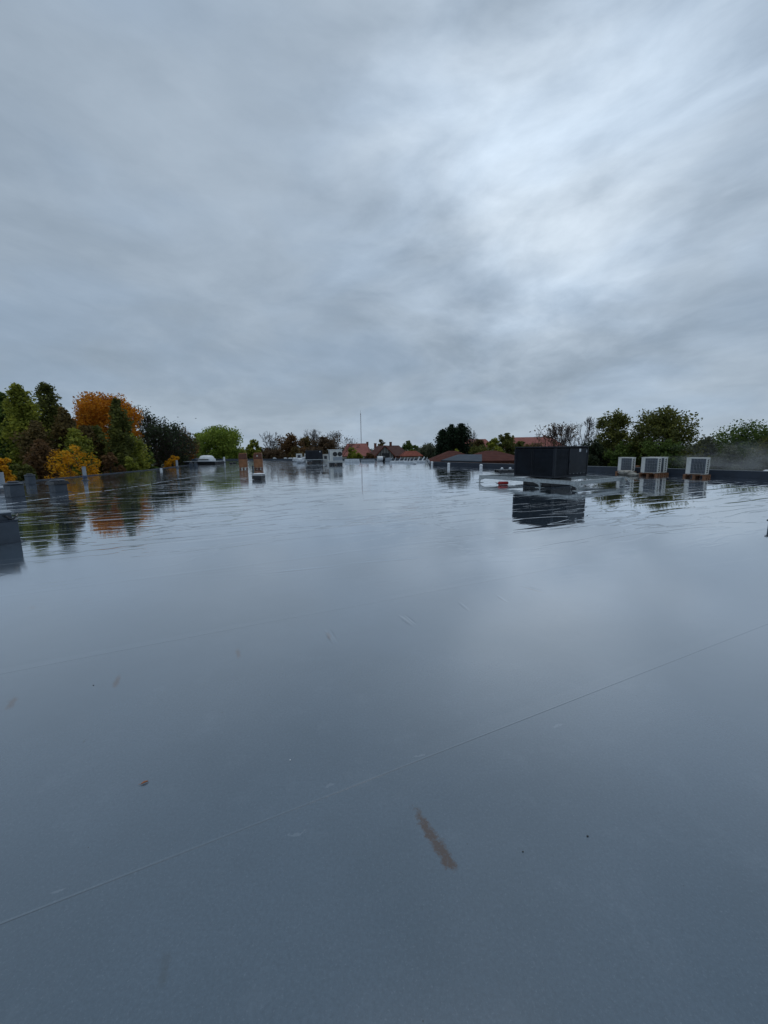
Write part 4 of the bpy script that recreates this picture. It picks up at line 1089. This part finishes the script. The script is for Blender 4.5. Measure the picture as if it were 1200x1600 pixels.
# dark evergreen cluster, four spires
for k, (px, ty, wp, lab) in enumerate(((693, 672, 20, 'leftmost dark spire of the evergreen clump'), (706, 664, 22, 'second dark spire of the evergreen clump from the left'), (721, 663, 24, 'tallest dark spire, right side of the evergreen clump'))):
    poplar('evergreen_tree', lab, px, ty, wp * 1.2, 80 + k, 'conifer', 4500, size=.30, group='evergreens in one clump')
shrub('dark evergreen base bush filling the foot of the clump', 706, 682, 54, 82, 'conifer', n=5500, size=.32)
shrub('small yellow green bush in front of the evergreen clump', 715, 700, 24, 72, 'yolive', n=900, size=.26)
bare('bare_tree', 'very thin bare tree right of the evergreen clump', 741, 672, 10, 120, 'barkgrey', 5)
leafy('broad_tree', 'brown green tree right of the evergreen clump', 'tree', 748, 686, 36, 85, 'brownolive', n=3200, size=.3, bottom=.05)
leafy('broad_tree', 'yellow green tree left of the black unit', 'tree', 772, 683, 34, 80, 'yolive', n=3200, size=.3, bottom=.05)
leafy('broad_tree', 'olive tree touching the yellow green one, left of the salmon roof', 'tree', 790, 677, 38, 84, 'olive', n=3800, size=.3, bottom=.05)
shrub('brownish scrub under the salmon roof above the black unit', 830, 694, 60, 95, 'brownolive', n=2800, size=.34)
shrub('olive scrub low left of the brown hipped roof', 750, 697, 70, 78, 'olive', n=3500, size=.3)
GR = 'trees beyond the right parapet'
bare('bare_tree', 'dark bare tree rising above the black unit', 868, 660, 44, 62, 'barkbrown', 6, leaves=500, colour='brown')
bare('bare_tree', 'pale grey bare tree right of the dark bare one', 912, 651, 44, 58, 'barkgrey', 6)
leafy('broad_tree', 'open green tree with thin branches left of the biggest tree on the right', 'tree', 962, 642, 76, 50, 'olive', n=7000, size=.22, bottom=.12, lobes=22, group=GR)
leafy('broad_tree', 'biggest green tree on the right, above the close pair of air conditioners', 'tree', 1034, 638, 128, 46, 'olive', n=14000, size=.22, bottom=.12, lobes=34, group=GR)
leafy('broad_tree', 'dark green low tree right of the black unit', 'tree', 925, 688, 60, 48, 'dark', n=5000, size=.22, bottom=.02, group=GR)
leafy('broad_tree', 'green low tree behind the first air conditioner', 'tree', 975, 688, 60, 46, 'green', n=5000, size=.22, bottom=.02, group=GR)
leafy('broad_tree', 'dark green low tree between the close pair and the lone air conditioner', 'tree', 1045, 684, 84, 43, 'green', n=6000, size=.2, bottom=.02, group=GR)
leafy('broad_tree', 'low grey green trees behind the lone air conditioner', 'tree', 1104, 684, 56, 48, 'greygreen', n=4500, size=.22, bottom=.02, group=GR)
leafy('willow_tree', 'rounded dark green willow at the right edge of the photo', 'tree', 1176, 656, 128, 48, 'green', n=12000, size=.22, bottom=.05, lobes=26, group=GR, droop=.8)
leafy('willow_tree', 'grey green willow below the rounded one, in the steam', 'tree', 1140, 694, 80, 40, 'greygreen', n=5500, size=.2, bottom=.02, group=GR, droop=.5)
leafy('willow_tree', 'olive tree beyond the right edge, only its left side in the photo', 'tree', 1215, 680, 80, 42, 'olive', n=7000, size=.2, bottom=.03, group=GR)
leafy('broad_tree', 'olive tree cut off by the left edge beyond the first poplar', 'tree', -40, 640, 70, 44, 'olive', n=5000, size=.26, bottom=.05, group=GL)

# far off wood that closes the horizon
rs = np.random.RandomState(3); pts = []
for x in np.linspace(-420, 420, 170):
    y = 260 + 40 * math.sin(x * .02) + rs.uniform(-10, 10); hh = rs.uniform(7.0, 9.5); m = 150
    v = rs.normal(size=(m, 3)); v /= np.linalg.norm(v, axis=1)[:, None]
    pts.append(np.array((x, y, GZ + hh * .5)) + v * np.array((4.2, 3, hh * .5)) * rs.uniform(.7, 1, size=(m, 1)))
root = leaf_mesh('distant_wood', np.concatenate(pts), 1.1, rs, lm('greygreen'), None)
tag(root, 'low far off wood closing the horizon', 'wood', kind='stuff')

# ------------------------------------------------------------------ steam drifting over the right parapet
m = bpy.data.materials.new('steam'); m.use_nodes = True; g = NG(m.node_tree)
oc = g.n('ShaderNodeTexCoord').outputs['Object']
grd = g.n('ShaderNodeTexGradient', gradient_type='SPHERICAL')
g.set(grd, 0, g.mapping(oc, sc=(1 / 6.2, 1 / 1.7, 1 / 1.35)))
nz = g.noise(g.mapping(oc, rot=(0, R(18), 0), sc=(.35, .8, 1.3)), 0.8, 2.5, .5, .5)
den = g.m('MULTIPLY', g.rng(grd.outputs[1], 0, .55, 0, 1, True), g.rng(nz, .42, .72, 0, .35, True))
pv = g.n('ShaderNodeVolumePrincipled'); g.set(pv, 'Color', (.85, .88, .92, 1)); g.set(pv, 'Density', den)
g.t.links.new(pv.outputs[0], g.n('ShaderNodeOutputMaterial').inputs['Volume'])
c = W(1170, 714, 27)
b = MB(); b.lathe([(.3, -1.3), (.75, -1.0), (1.0, 0), (.75, 1.0), (.3, 1.3)], 20)
b.v = [(x * 6, y * 1.6, z) for x, y, z in b.v]
o = b.build('steam', m); o.location = c; o.rotation_euler.z = prz * .6
tag(o, 'thin white steam drifting over the parapet at the right edge', 'steam', kind='stuff')
SC.cycles.volume_step_rate = 2.0
SC.cycles.volume_max_steps = 64
